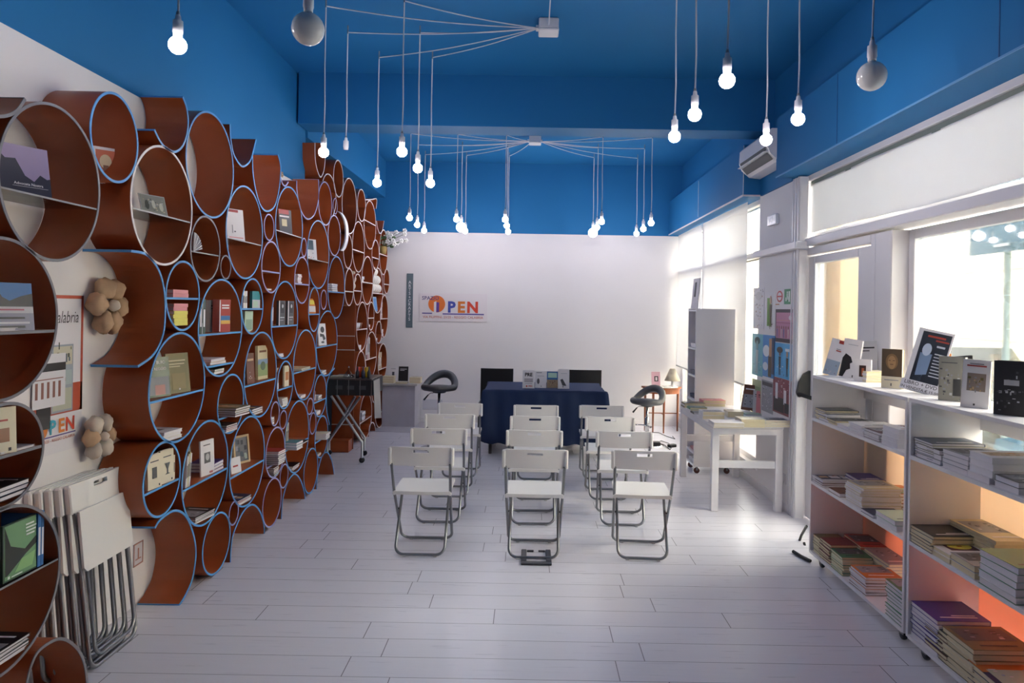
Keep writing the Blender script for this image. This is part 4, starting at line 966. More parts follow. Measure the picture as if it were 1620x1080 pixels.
# signs on the back wall
def sgn(x0,y0,x1,y1,Y=YB):
    a=onY(Y,x0,(y0+y1)/2); b=onY(Y,x1,(y0+y1)/2); t=onY(Y,(x0+x1)/2,y0); u=onY(Y,(x0+x1)/2,y1); return a.x,b.x,u.z,t.z
TB=lambda x,z,y: Matrix(((1,0,0,x),(0,0,-1,y),(0,1,0,z),(0,0,0,1)))     # local x->X, y->Z, z-> -Y
x0,x1,z0,z1=sgn(664,464,771,508.5); W,Hh=x1-x0,z1-z0
r=root('logo_sign','white sign with orange disc and coloured letters OPEN on the back wall','sign',(x0,YB-.001,z0))
T=TB(0,0,0); m=MB(); m.box((0,0,0),(W,Hh,.012),CM('e9e3e6'),T,bev=.001); m.build('sign_board',r)
S=lambda px,py:((px-255)/(1410-255)*W,(845-py)/(845-370)*Hh)
m=MB(); c=S(547,553); m.prism([(c[0]+.125*W*math.cos(t*.2094),c[1]+.125*W*math.sin(t*.2094)) for t in range(30)],.012,.0135,CM('dd7430'),T)
a=S(500,700);b=S(540,510); m.prism([(a[0],a[1]),(b[0],a[1]),(b[0],b[1]+.005),(a[0],b[1]-.01)],.0135,.0145,CM('e9e3e6'),T)
a=S(540,690);b=S(590,520); m.prism([(a[0],a[1]),(b[0],a[1]),(b[0],b[1]-.006),(a[0],b[1])],.0145,.015,CM('64449a'),T); m.build('orange_disc',r)
m=MB()
for ch,px,col in (('P',798,'4350a8'),('E',965,'dd7f35'),('N',1160,'db4c35')):
    p=S(px,610); m.text(ch,.255*Hh*2.1,CM(col),T@Matrix.Translation((p[0],p[1],.0155))@Matrix.Scale(1.0,4,(1,0,0)),bold=.04)
m.build('letters',r)
m=MB(); p=S(440,458); m.text('SPAZIO',.215*Hh*.85,CM('4a4080'),T@Matrix.Translation((p[0],p[1],.0162)),bold=.01)
a=S(300,720);b=S(470,702); m.box((a[0],a[1],.012),(b[0],b[1],.0135),CM('5a4fa0'),T); a=S(650,728);b=S(1355,708); m.box((a[0],a[1],.012),(b[0],b[1],.0135),CM('5a4fa0'),T)
p=S(828,775); m.text('VIA FILIPPINI, 23/25 - REGGIO CALABRIA',.118*Hh,CM('c96a55'),T@Matrix.Translation((p[0],p[1],.0135))@Matrix.Scale(1.02,4,(1,0,0)),bold=.006); m.build('small_lettering',r)
x0,x1,z0,z1=sgn(643,432.5,653.3,518); W,Hh=x1-x0,z1-z0
r=root('vertical_sign','narrow grey vertical sign reading ARTS & CRAFTS on the back wall','sign',(x0,YB-.001,z0))
m=MB(); m.box((0,0,0),(W,Hh,.01),CM('5d6f78'),T,bev=.001); m.build('sign_board',r)
m=MB()
for i,ch in enumerate('ARTS&CRAFTS'):
    zc=Hh*(1-(.165+.068*i)); m.text(ch,.062 if ch!='&' else .04,CM('e6e8ec'),T@Matrix.Translation((W/2,zc,.0105)),bold=.005)
m.build('letters',r)
# flowers by the back wall
r=root('flower_pot','small pot of white flowers on the highest far tube shelf','plant',onX(-1.99,606,402)+Vector((0,0,.004)))
m=MB(); m.lathe([(.04,0),(.055,.10),(.05,.10)],M('straw_pot','a98f55',.8),n=16); m.build('pot',r)
m=MB(); rr=random.Random(5)
LEAF=M('leaf_green','4f6b45',.7); PET=M('petal_white','f2f2ee',.7)
pts=[]
for i in range(15):
    a=rr.uniform(-.06,.30),rr.uniform(-.10,.08),rr.uniform(.13,.34); pts.append(a); m.tube([(0,0,.08),(a[0]*.5,a[1]*.6,a[2]*.75),a],.003,LEAF,n=5)
for i in range(12): a=rr.uniform(-.06,.16),rr.uniform(-.08,.08),rr.uniform(.10,.26); m.blob(a,(.03,.012,.016),LEAF,n=8,m=5)
m.build('stems_and_leaves',r); m=MB()
for a in pts:
    for k in range(5): t=k*1.257; m.blob((a[0]+.018*math.cos(t),a[1]+.006,a[2]+.018*math.sin(t)),(.016,.010,.016),PET,n=7,m=5)
m.build('blossoms',r)
# ================================================================ BOOKS
PAL={'white':'e6e3e6','cream':'e0d6bd','black':'1d1c20','dark grey':'4a4a50','grey':'8f9098','light grey':'bfc0c6','navy':'232d52','blue':'2f6ca8','light blue':'8fb6d6','teal':'2f8a94','green':'3f7d55','dark green':'2f4a3a','olive':'6b6238','red':'a8352f','dark red':'6e2226','pink':'d98b90','yellow':'ddd35a','orange':'d07a35','brown':'6b3f2c','tan':'c2a27a','purple':'4a3a8c','maroon':'5c2a35','pale green':'b5cdb8','sand':'cfc4a0'}
def book_mesh(w,h,t,col,pages,art,soft=True):
    """closed book lying flat: spine at x=0, x width, y height, z thickness"""
    c=M('cover_'+col.replace(' ','_'),PAL[col],.38,coat=.15); m=MB(); ct=.0016 if t<.03 else .0022
    m.box((0,0,0),(w,h,ct),c); m.box((0,0,t-ct),(w,h,t),c); m.box((-.0006,0,0),(ct,h,t),c)
    Z0=t
    for ia,a in enumerate(art):
        Z=Z0+.00035*ia
        k=a[0]; q_=[v for v in a if isinstance(v,str) and len(v)>1 and (v in PAL or len(v)==6)]; mt=CM(PAL.get(q_[-1],q_[-1]),.4) if q_ and k!='n' else None
        if k=='r': m.box((a[1]*w,a[2]*h,Z),(a[3]*w,a[4]*h,Z+.0006),mt)
        elif k=='R': m.box((a[1]*w,a[2]*h,Z+.0006),(a[3]*w,a[4]*h,Z+.0011),mt)
        elif k=='e': m.prism([(a[1]*w+a[3]*w*math.cos(q*.393),a[2]*h+a[4]*h*math.sin(q*.393)) for q in range(16)],Z+.0006,Z+.0014,mt)
        elif k=='p': m.prism([(x*w,y*h) for x,y in a[1]],Z+.0006,Z+.0012,mt)
        elif k=='t': m.text(a[1],a[4]*h,mt,Matrix.Translation((a[2]*w,a[3]*h,Z+.0016)),bold=a[6] if len(a)>7 else .01)
        elif k=='s': # spine mark
            m.box((-.0012,a[1]*h,t*.2),(-.0005,a[2]*h,t*.8),mt)
        elif k=='n':
            rr=random.Random(a[1]*7+int(a[2]*100)); 
            for _ in range(a[1]):
                x=a[2]+rr.random()*(a[4]-a[2]); y=a[3]+rr.random()*(a[5]-a[3]); m.box((x*w,y*h,Z+.0006),((x+.03+.08*rr.random())*w,(y+.01+.05*rr.random())*h,Z+.0009+.0002*rr.random()),CM(PAL.get(rr.choice(a[6]),a[6][0]) if isinstance(a[6],(list,tuple)) else a[6],.4))
    p=MB(); g=.003; p.box((ct,g,ct),(w-g,h-g,t-ct),PAGES_W if pages=='w' else PAGES_C)
    return m,p
_bk={}
def book(w,h,t,col,pages='w',art=(),key=None):
    k=(round(w,4),round(h,4),round(t,4),col,pages,key if key is not None else repr(art))
    if k in _bk: 
        src=_bk[k]; c=src.copy(); COL.objects.link(c)
        d=src.children[0].copy(); COL.objects.link(d); d.parent=c; return c
    m,p=book_mesh(w,h,t,col,pages,art); o=m.build('book'); p.build('page_block',o); _bk[k]=o; return o
ART={
 'plain':(),
 'title':(('r',.15,.80,.85,.84,'white'),('r',.15,.72,.6,.75,'white')),
 'titled':(('r',.15,.80,.85,.84,'black'),('r',.15,.72,.6,.75,'dark grey')),
 'photo':(('r',.08,.10,.92,.62,'grey'),('n',14,.1,.12,.75,.55,['dark grey','light grey','black']),('r',.15,.80,.85,.85,'white')),
 'photod':(('r',.08,.10,.92,.62,'dark grey'),('n',14,.1,.12,.75,.55,['black','grey','light grey']),('r',.2,.8,.8,.84,'black')),
 'redtitle':(('r',.14,.78,.86,.83,'red'),('r',.2,.70,.7,.73,'dark grey'),('n',10,.3,.2,.6,.45,['red','pink','grey'])),
 'small':(('r',.38,.36,.62,.62,'dark grey'),('r',.25,.82,.75,.85,'grey'),('r',.46,.07,.54,.11,'black')),
 'disc':(('r',.2,.3,.8,.75,'maroon'),('e',.5,.52,.24,.17,'yellow'),('R',.45,.49,.55,.55,'red')),
 'pic':(('r',.1,.25,.9,.7,'tan'),('n',12,.12,.27,.8,.62,['brown','olive','orange'])),
 'orange':(('r',.0,.0,1,.5,'orange'),('r',.1,.4,.9,.95,'pale green'),('n',6,.2,.3,.8,.8,['light blue','white'])),
 'cars':(('r',.05,.1,.95,.75,'navy'),('R',.1,.2,.35,.65,'light grey'),('R',.4,.25,.65,.6,'white'),('R',.7,.3,.92,.55,'tan'),('n',6,.1,.2,.8,.6,['orange','black'])),
}
def mat_flat(P,yaw): return Matrix.Translation(P)@Matrix.Rotation(yaw,4,'Z')
ORD=['topmost','second','third','fourth','fifth','sixth','seventh','eighth','ninth','tenth','eleventh','twelfth']
def stack(P,yaw,n,w,h,t,cols,pages,art,name,jit=.006,seed=0,grp=None,center=False,pitch=0.0):
    """P bottom corner (or centre); spine along local -X; name singles the stack out (<= 11 words)"""
    rr=random.Random(seed*31+n+int(w*1e4)); z=0
    cols=cols if isinstance(cols,(list,tuple)) else [cols]
    for i in range(n):
        top=n-1-i; col=cols[top%len(cols)] if len(cols)>1 else cols[0]
        a=ART[art] if top==0 else ()
        o=book(w,h,t,col,pages,a,key=('stk',art if top==0 else 'plain'))
        off=Matrix.Translation((-w/2 if center else 0,-h/2 if center else 0,z))@Matrix.Translation((rr.uniform(-jit,jit),rr.uniform(-jit,jit),0))
        o.matrix_world=Matrix.Translation(P)@Matrix.Rotation(yaw+rr.uniform(-.03,.03),4,'Z')@Matrix.Rotation(pitch,4,'X')@off
        if n==1: lab='single %s book, %s'%(col,name)
        elif top==0: lab='topmost %s book of the %s'%(col,name)
        else: lab='%s book down in the %s'%(ORD[min(top,11)],name)
        tag(o,lab,'book',grp or 'books on the shelves'); z+=t+.0006
    return z
def face(P,w,h,t,col,pages,art,label,yaw=0.0,lean=0.12,side='L',key=None):
    """standing, cover outwards. side L: cover normal +X (left wall); R: cover normal -X"""
    o=book(w,h,t,col,pages,art,key)
    base=Matrix(((0,0,1,0),(1,0,0,0),(0,1,0,0),(0,0,0,1))) if side=='L' else Matrix(((0,0,-1,0),(-1,0,0,0),(0,1,0,0),(0,0,0,1)))
    o.matrix_world=Matrix.Translation(P)@Matrix.Rotation(yaw,4,'Z')@(Matrix.Rotation(-lean if side=='L' else lean,4,'Y'))@base@Matrix.Translation((-w/2,0,-t/2))
    tag(o,label,'book'); return o
def spine(P,w,h,t,col,pages,label,lean=0.0,side='L'):
    """standing, spine outwards, thickness along Y"""
    o=book(w,h,t,col,pages,(('s',.2,.7,'white'),) if col not in('white','cream','light grey','sand') else (('s',.3,.7,'dark grey'),),key='sp')
    base=Matrix(((-1,0,0,0),(0,0,1,0),(0,1,0,0),(0,0,0,1)))
    o.matrix_world=Matrix.Translation(P)@Matrix.Rotation(lean,4,'X')@base
    tag(o,label,'book'); return o
# ---- placing in the tubes
def base_z(T,lv,w):
    """z on which something of Y-width w rests, level index; 0 = the curved bottom"""
    if lv==0:
        q=min(.97,(w/2)/T['ry']); return T['cz']-T['rz']*math.sqrt(1-q*q)+.001
    return T['lev'][lv]+.0005
def tY(T,x): return onX(T['XF'],x,CY).y if x is not None else T['cy']
def tstack(id,x,lv,n,w,d,t,cols,art,name,pages='w',dx=.0,seed=0,yaw=0):
    T=TUBES[id]; Y=onX(T['XF'],x,T_y(T)).y; z=base_z(T,lv,w)
    # spine faces the room side: local -X -> +X ; local y along -Y
    stack(Vector((T['XF']-.012+dx-d,Y-w/2,z)),-yaw,n,d,w,t,cols,pages,art,name,seed=seed,jit=.004)
def T_y(T): return CY-(T['cz']-H)*F/T['cy']
def tface(id,x,lv,w,h,t,col,art,label,pages='w',yaw=-.35,lean=.14,dx=-.05,key=None):
    T=TUBES[id]; Y=onX(T['XF']+dx,x,T_y(T)).y; z=base_z(T,lv,w)
    if lv==0: z=base_z(T,0,w*.9)
    return face(Vector((T['XF']+dx,Y,z)),w,h,t,col,pages,art,label,yaw,lean,'L',key)
def tspine(id,x,lv,items,names,h,d=.14,pages='w',dx=-.01,lean=0):
    T=TUBES[id]; Y=onX(T['XF'],x,T_y(T)).y; z=base_z(T,lv,.1)
    for (t,col,hh),nm in zip(items,names):
        spine(Vector((T['XF']+dx,Y,z)),d,h*hh,t,col,pages,nm,lean); Y+=t+.0015
LAND=(('r',0,.05,1,1,'9a8bb5'),('p',[(0,.15),(0,.95),(.2,.9),(.35,.7),(.5,.72),(.62,.4),(.75,.3),(.85,.45),(.95,.38),(1,.4),(1,.15)],'1a1c38'),('r',0,0,1,.16,'1a1c38'))
# R1 big purple landscape book (wide), text as on the cover
a=LAND+(('t','Advocata Nostra',.66,.23,.075,'e6e3ea',1),('R',.42,.175,.95,.180,'e6e3ea'),('R',.06,.12,.16,.22,'c9c6d6'))
tface('R1',28,1,.24,.20,.014,'navy',a,'wide dark purple landscape book standing on the topmost glass shelf',yaw=-.45,lean=.2,dx=-.10,key='adv')
tface('R2',168,0,.10,.17,.010,'white',(('r',.1,.3,.9,.92,'c8643c'),('e',.5,.6,.25,.2,'d9c7a0'),('R',.4,.35,.62,.5,'8a5a3a')),'small white book with orange picture inside the top blue-edged tube',yaw=-.75,lean=.1,dx=-.12,key='r2')
tface('R3',246,1,.15,.115,.004,'light grey',(('r',.02,.03,.98,.97,'8c8f88'),('n',22,.08,.1,.85,.8,['dark grey','light grey','sand']),('e',.5,.55,.07,.2,'c9c9bd'),('e',.25,.5,.07,.22,'55584f'),('e',.78,.45,.08,.2,'c9c9bd')),'old grey group photograph on a glass shelf',yaw=-.4,lean=.3,dx=-.08,key='r3')
m=MB()
P=Vector((-1.91,TUBES['R11']['cy']-.06,TUBES['R11']['lev'][1]+.001))
for k in range(9): m.prism([(.0,0),(.11*math.cos(.2+k*.15),.11*math.sin(.2+k*.15)),(.11*math.cos(.3+k*.15),.11*math.sin(.3+k*.15))],-.02+.004*k,.02,CM('c9c4c6' if k%2 else '8f8a90'),T=Matrix(((0,0,1,0),(1,0,0,0),(0,1,0,0),(0,0,0,1))))
o=m.build('paper_fan'); o.location=P; tag(o,'striped grey paper fan standing in a grey-edged tube','ornament')
tface('R8',374,1,.13,.215,.004,'white',(('r',.05,.9,.7,.98,'b0403c'),('r',.1,.1,.9,.13,'pink'),('r',.3,.25,.34,.5,'grey'),('e',.45,.3,.05,.02,'dark grey')),'tall white leaflet with red corner on a glass shelf',yaw=-.55,lean=.14,dx=-.08,key='r8')
tface('R10',453,1,.12,.205,.004,'dark grey',(('r',0,.82,.8,1,'b0403c'),('r',.2,.35,.6,.62,'sand'),('r',.05,.70,.8,.76,'white')),'dark leaflet with red top on a glass shelf',yaw=-.55,lean=.12,dx=-.08,key='r10')
tface('R29',494,1,.11,.19,.004,'white',(('r',.05,.5,.7,.95,'5d6c78'),('n',6,.1,.1,.6,.35,['pink','grey'])),'white leaflet with a grey photo, on glass at the far end',yaw=-.55,lean=.12,dx=-.08,key='r29')
tstack('R31',477,1,6,.09,.13,.012,['white','pink','white'],'plain','white booklet stack in the violet-edged tube')
tstack('R32',428,0,1,.12,.15,.012,'sand','plain','lying at the bottom of the tube above the grey books')
T=TUBES['R33']
stack(Vector((XN-.012,T['cy']+.08,base_z(T,1,.16))),math.pi,2,.15,.16,.020,['pink','pink'],'w','plain','pink pair on the upper board',jit=.003)
z=stack(Vector((XN-.012,T['cy']+.075,base_z(T,0,.155))),math.pi,6,.15,.15,.019,['pink','pink','yellow','yellow','yellow','yellow'],'w','plain','pink and yellow pile under the pink pair',jit=.003)
tspine('R36',318,2,[(.030,'dark green',1),(.008,'light grey',1),(.030,'dark green',.97)],['dark green album leftmost in the dark and red row','thin grey book between two dark green albums','second dark green album in the dark and red row'],.205)
tface('R36',350,2,.10,.20,.05,'red',(('r',.0,.02,.08,.98,'white'),('r',.12,.25,.95,.50,'2f6ca8'),('R',.12,.25,.95,.36,'ddb05a'),('r',.2,.8,.85,.84,'white'),('r',.2,.72,.85,.76,'white')),'thick red book with blue and yellow picture',yaw=-.25,lean=.0,dx=-.05,key='r36')
tface('R36',338,2,.11,.195,.03,'light grey',(('titled')and ART['titled']),'pale grey book just left of the thick red one',yaw=-.35,lean=0,dx=-.10,key='r36b')
tstack('R36',350,1,2,.20,.14,.016,['white','tan'],'plain','pale pair on the low board under the red book')
tstack('R36',352,0,2,.13,.15,.014,['green','white'],'plain','green and white pair at the bottom of that tube')
tspine('R37',387,1,[(.02,'white',1),(.02,'cream',.95),(.02,'white',.98)],['white book left of the teal pair','cream book second from left beside the teal pair','white book third from left beside the teal pair'],.115)
tface('R37',403,1,.09,.115,.02,'teal',(('r',0,0,1,.5,'light grey'),('R',.1,.05,.7,.42,'pale green')),'small teal-topped book on the upper board of a small tube',yaw=-.2,lean=0,dx=-.03,key='r37')
tface('R37',391,0,.09,.14,.03,'pale green',(('r',.1,.1,.9,.6,'8aa58f'),),'pale green book under the teal one',yaw=-.2,lean=0,dx=-.05,key='r37b')
for i,x in enumerate((444,458)):
    tface('R38',x,1,.095,.185,.02,'dark grey',(('r',.0,.0,.12,1,'white'),('r',.3,.5,.8,.93,'26262b'),('e',.55,.78,.12,.08,'light grey'),('r',.2,.3,.85,.34,'light grey'),('r',.2,.2,.7,.22,'light grey')),('left' if i==0 else 'right')+' one of two matching grey books with white spines',yaw=-.15,lean=0,dx=-.02,key='r38')
tspine('R38',432,1,[(.014,'light blue',1),(.014,'dark red',1.1)],['shiny pale blue book left of the matching grey pair','thin dark red book left of the matching grey pair'],.175)
tstack('R38',448,0,2,.12,.14,.012,['white','light grey'],'titled','white pair under the matching grey books')
tface('R40',494,1,.09,.13,.008,'orange',(('r',.1,.1,.9,.5,'white'),('R',.2,.6,.8,.9,'yellow')),'orange and yellow leaflet in the narrow blue-edged tube',yaw=-.5,lean=.1,key='r40')
tstack('R42',532,1,4,.20,.15,.018,['light blue','blue','black','black'],'plain','blue and black pile near the passage')
tface('R43',510,1,.12,.20,.012,'white',(('e',.55,.72,.25,.14,'3a3a3e'),('p',[(.2,.55),(.7,.5),(.9,.3),(.6,.22),(.5,.4),(.2,.4)],'4a4a4e'),('e',.5,.15,.2,.05,'55555a')),'white book with a dark face drawing facing out',yaw=-.3,lean=.1,dx=-.03,key='r43')
tface('R43',522,1,.11,.16,.012,'dark grey',ART['photo'],'grey book behind the dark face drawing book',yaw=-.45,lean=.12,dx=-.10,key='r43b')
tstack('R43',516,0,3,.14,.15,.012,['white','black','white'],'plain','white and black pile, bottom of the face book tube')
# R35
tface('R35',252,1,.135,.205,.014,'dark green',(('r',.05,.05,.95,.5,'6f7480'),('r',.3,.05,.75,.30,'b07a78'),('t','BUIO',.62,.86,.115,'dcdcd6',.03,1),('t','A REGGIO',.5,.70,.10,'dcdcd6',.03,1)),'green and grey cover book leaning left in the big lower tube',yaw=-.35,lean=.12,dx=-.05,key='buio')
tface('R35',283,1,.155,.215,.012,'olive',(('r',.12,.80,.85,.83,'sand'),('r',.12,.72,.8,.745,'sand'),('r',.12,.66,.6,.68,'sand'),('r',.2,.1,.8,.5,'7d6f42'),('r',.48,.08,.54,.12,'white')),'olive cover book beside the green and grey one',yaw=-.30,lean=.12,dx=-.035,key='olive')
tface('R35',300,1,.13,.20,.014,'red',(('r',.05,.5,.95,.9,'c43c38'),('R',.05,.1,.95,.5,'8f93a6')),'red and white cover book behind the olive one',yaw=-.35,lean=.12,dx=-.11,key='r35c')
tspine('R35',254,1,[(.02,'dark red',1),(.02,'red',1),(.02,'dark red',.95)],['dark red book at the back left of the big lower tube','red book second at the back of the big lower tube','dark red book third at the back of the big lower tube'],.235,d=.08,dx=-.12)
tstack('R35',280,0,3,.15,.17,.016,['white','cream','white'],'small','white pile at the bottom of the big lower tube',dx=.0,yaw=.12)
# R44
tface('R44',396,1,.10,.205,.014,'brown',(('r',.1,.75,.9,.82,'tan'),('n',10,.2,.15,.6,.4,['sand','brown','light grey'])),'dark brown cover book leaning in the tube with landscapes',yaw=-.1,lean=.06,dx=-.02,key='r44a')
tface('R44',414,1,.13,.24,.02,'sand',(('r',.0,.1,1,.55,'8a9a6a'),('R',.0,.45,1,.6,'7d95b5'),('e',.5,.4,.25,.13,'4f5f4a'),('r',.15,.8,.85,.86,'brown')),'tall sand-coloured book with a mountain landscape',yaw=-.15,lean=.03,dx=-.06,key='r44b')
tspine('R44',388.5,1,[(.016,'tan',.9),(.016,'sand',.92)],['tan book left of the dark brown cover','sand book left of the dark brown cover'],.22,d=.12,dx=-.07)
tstack('R44',412,0,3,.17,.16,.014,['navy','navy','tan'],'cars','navy photo pile at the bottom of the landscape tube',yaw=.06)
tstack('R45',366,1,4,.17,.27,.013,['olive','olive','brown','brown'],'pic','olive album pile sticking out of its tube',dx=.09,yaw=.12)
tstack('R45',364,0,4,.13,.20,.010,['black','dark red','red','white'],'photod','dark pile at the bottom under the olive albums',dx=.03,yaw=.1)
tspine('R46',440,1,[(.018,'cream',1),(.016,'white',1.03)],['cream paperback upright, left of three','white paperback upright, middle of three'],.155)
tface('R46',452,1,.085,.16,.014,'cream',(('r',.2,.3,.9,.7,'b5703a'),),'cream paperback with an orange picture, right of three',yaw=-.05,lean=0,dx=-.02,key='r46')
tstack('R46',450,0,5,.12,.16,.012,['cream','cream','white'],'titled','cream pile under the three upright paperbacks',dx=.02)
tstack('R47',482,1,2,.24,.17,.010,['sand','olive'],'pic','long flat pair in the tall tube at the lower end',dx=.03)
tstack('R47',483,0,2,.13,.15,.012,['white','cream'],'titled','white pair at the bottom of the tall lower tube')
tstack('R48',435,0,3,.06,.10,.016,['white','black','white'],'plain','tiny white booklet pile near the floor')
# R50
tface('R50',328,1,.12,.205,.010,'white',(('r',.25,.35,.7,.65,'5b5b5f'),('e',.48,.52,.14,.10,'b9b9bb'),('r',.2,.85,.7,.88,'dark grey'),('r',.6,.04,.85,.1,'b0656a')),'white portrait book leaning in the lower tube',yaw=-.2,lean=.05,dx=-.03,key='r50')
tspine('R50',296,1,[(.012,'white',.9),(.012,'cream',.95),(.012,'sand',1),(.012,'white',.95)],['white book at the far left of the leaning portrait book','cream book second left of the leaning portrait book','sand book third left of the leaning portrait book','white book just left of the leaning portrait book'],.19,lean=-.12)
tstack('R50',350,1,3,.13,.15,.018,['purple','tan','purple'],'plain','purple pile right of the leaning portrait book')
tstack('R50',328,0,4,.20,.17,.009,['black','white','black','white'],'photo','black photo magazine pile in the lower tube',yaw=.1)
for i,x in enumerate((243,263)):
    tface('R51',x,1,.105,.17,.016,'cream',(('r',.32,.3,.66,.62,'4a4a4c') if i==0 else ('p',[(.3,.6),(.7,.6),(.55,.42),(.55,.3),(.7,.26),(.3,.26),(.45,.3),(.45,.42)],'55575a'),('r',.2,.78,.8,.81,'dark grey'),('r',.78,.05,.86,.11,'black')),('left cream book with a dark block' if i==0 else 'right cream book with a cup drawing')+' in the low tube',yaw=-.12,lean=.04,dx=-.015,key='r51%d'%i)
tspine('R51',274,1,[(.018,'white',1),(.014,'cream',.98)],['white book right of the cup drawing book','cream book at the right end of the low tube'],.13)
r=root('framed_picture','light wooden framed picture leaning in a lower tube','picture',(0,0,0)); T=TUBES['R52']; P=Vector((XN-.09,onX(XN-.09,384,740).y,T['lev'][1]+.001))
r.matrix_world=Matrix.Translation(P)@Matrix.Rotation(-.4,4,'Z')@Matrix.Rotation(-.12,4,'Y'); 
m=MB(); w,h=.14,.19
for (y0,z0,y1,z1) in ((-w/2,0,w/2,.014),(-w/2,h-.014,w/2,h),(-w/2,.0145,-w/2+.014,h-.0145),(w/2-.014,.0145,w/2,h-.0145)): m.box((-.014,y0,z0),(0,y1,z1),M('light_wood','c4a883',.5))
m.build('picture_frame',r); m=MB(); m.box((-.010,-w/2+.014,.0145),(-.006,w/2-.014,h-.0145),CM('6d6f78')); 
for k in range(10): rr=random.Random(k+50); y=rr.uniform(-.05,.03); z=rr.uniform(.02,.14); m.box((-.006,y,z),(-.0055,y+.02,z+.03),CM(rr.choice(['8f93a6','4a5a6a','b59a8a','3a3f4a','a5b5b0']))); 
m.build('picture',r)
tface('R52',374,1,.09,.10,.006,'white',(('r',.2,.4,.7,.5,'red'),),'small white card with red mark left of the framed picture',yaw=-.3,dx=-.02,key='r52')
tstack('R52',390,0,4,.18,.17,.009,['navy','red','white','dark grey'],'cars','colourful magazine pile under the framed picture',yaw=.08)
tstack('R53',434,1,7,.13,.23,.014,['red','white','black','black','white','black','black'],'plain','red-topped pile sticking out of its tube',dx=.07,yaw=.05)
tstack('R53',436,0,5,.10,.17,.012,['brown','tan','white','brown','green'],'plain','brown and white pile under the red-topped pile',dx=.02)
tspine('R54',454.5,1,[(.014,'cream',1),(.014,'sand',.97),(.010,'black',.9),(.014,'light grey',1)],['cream book upright, first in the teal book tube','sand book upright, second in the teal book tube','thin black book upright in the teal book tube','grey book upright, last in the teal book tube'],.20)
tstack('R54',458,1,3,.12,.24,.020,['teal','teal','white'],'plain','teal pile sticking out of its tube',dx=.10,yaw=.08)
tstack('R54',474,1,1,.16,.20,.010,'black','plain','lying beside the sticking-out teal pile',dx=.06)
tstack('R54',472,0,3,.16,.17,.012,['black','white','black'],'plain','black pile at the bottom under the teal books')
tstack('R63',509,1,3,.13,.22,.018,['cream','light grey','cream'],'titled','cream pile sticking out near the cart legs',dx=.07)
tstack('R63',508,0,2,.10,.15,.012,['tan','brown'],'plain','tan pair under the cream pile near the cart legs')
tspine('R64',499,1,[(.012,'red',1),(.012,'dark red',.9)],['small bright red book upright near the cart','small dark red book upright near the cart'],.10,lean=-.15)
tstack('R64',509,1,3,.11,.15,.012,['white','black','grey'],'plain','white and black pile near the cart skirt')
tstack('R64',507,0,2,.11,.15,.016,['white','cream'],'plain','white pair near the cart skirt')
# nearest column on the left
a=(('r',0,.48,1,1,'3f78b8'),('p',[(0,.55),(0,.98),(.2,.95),(.35,.7),(.5,.62),(.75,.72),(1,.78),(1,.5),(0,.5)],'3c4048'),('R',0,.36,1,.5,'c9c6d0'),('R',.05,.42,.8,.45,'b0506a'),('R',0,0,1,.36,'8f8fa8'),('R',.0,.05,.8,.1,'2a2a34'),('R',.1,.14,.9,.18,'e2e2ea'),('R',.1,.24,.8,.28,'2a2a34'))
tface('R69',16,1,.165,.175,.012,'navy',a,'photo book with blue sky and mountain on the left shelf board',yaw=-.35,lean=.12,dx=-.03,key='r69')
tstack('R69',28,1,1,.20,.16,.012,'white','plain','flat white slab under the mountain photo book')
m=MB(); m.blob((0,0,.04),(.03,.04,.04),BLACKP,lump=.15,seed=2); T=TUBES['R69']; o=m.build('dark_figurine'); P=Vector((XN-.06,T['cy']-.02,base_z(T,0,.09))); o.location=P; tag(o,'small dark figurine at the bottom of the left photo book tube','ornament')
tface('R70',2,1,.10,.165,.012,'cream',(('r',.2,.25,.75,.55,'9a6a50'),('r',.2,.7,.7,.74,'red'),('r',.7,.05,.8,.12,'dark grey')),'cream book standing at the left picture edge',yaw=-.3,lean=.05,dx=-.02,key='r70')
tstack('R70',34,1,1,.16,.14,.008,'white','plain','thin white book right of the standing cream one')
tstack('R70',20,0,3,.17,.16,.016,['black','navy','black'],'title','dark pile at the bottom of the left tube',yaw=-.02,dx=.02)
a=(('r',.04,.03,.99,.98,'6f9a70'),('p',[(.05,.95),(.2,.6),(.6,.45),(.95,.62),(1,.5),(.6,.35),(.1,.1),(.05,.1)],'1d2420'),('p',[(.3,.1),(.5,.3),(.9,.35),(.8,.1)],'8fbf7f'),('R',.62,.86,.86,.89,'e6eee6'),('R',.62,.80,.92,.83,'e6eee6'),('R',.62,.74,.9,.77,'e6eee6'),('R',.62,.68,.86,.71,'e6eee6'),('R',.1,.04,.16,.09,'e6eee6'),('R',.2,.05,.5,.07,'e6eee6'))
tface('R71',31,1,.175,.205,.010,'dark green',a,'green cover music album facing out at the lower left',yaw=-.02,lean=.02,dx=-.02,key='r71')
tspine('R71',62,1,[(.018,'blue',1),(.014,'blue',.97)],['blue album right of the green music album','second blue album right of the green music album'],.215)
tspine('R71',0,1,[(.012,'maroon',1),(.012,'brown',.97),(.012,'tan',.95)],['maroon album behind the green music album','brown album behind the green music album','tan album behind the green music album'],.215,dx=-.06)
tstack('R71',14,0,4,.24,.17,.012,['black','white','black','white'],'photo','black and white album pile at the lower left',dx=.0)
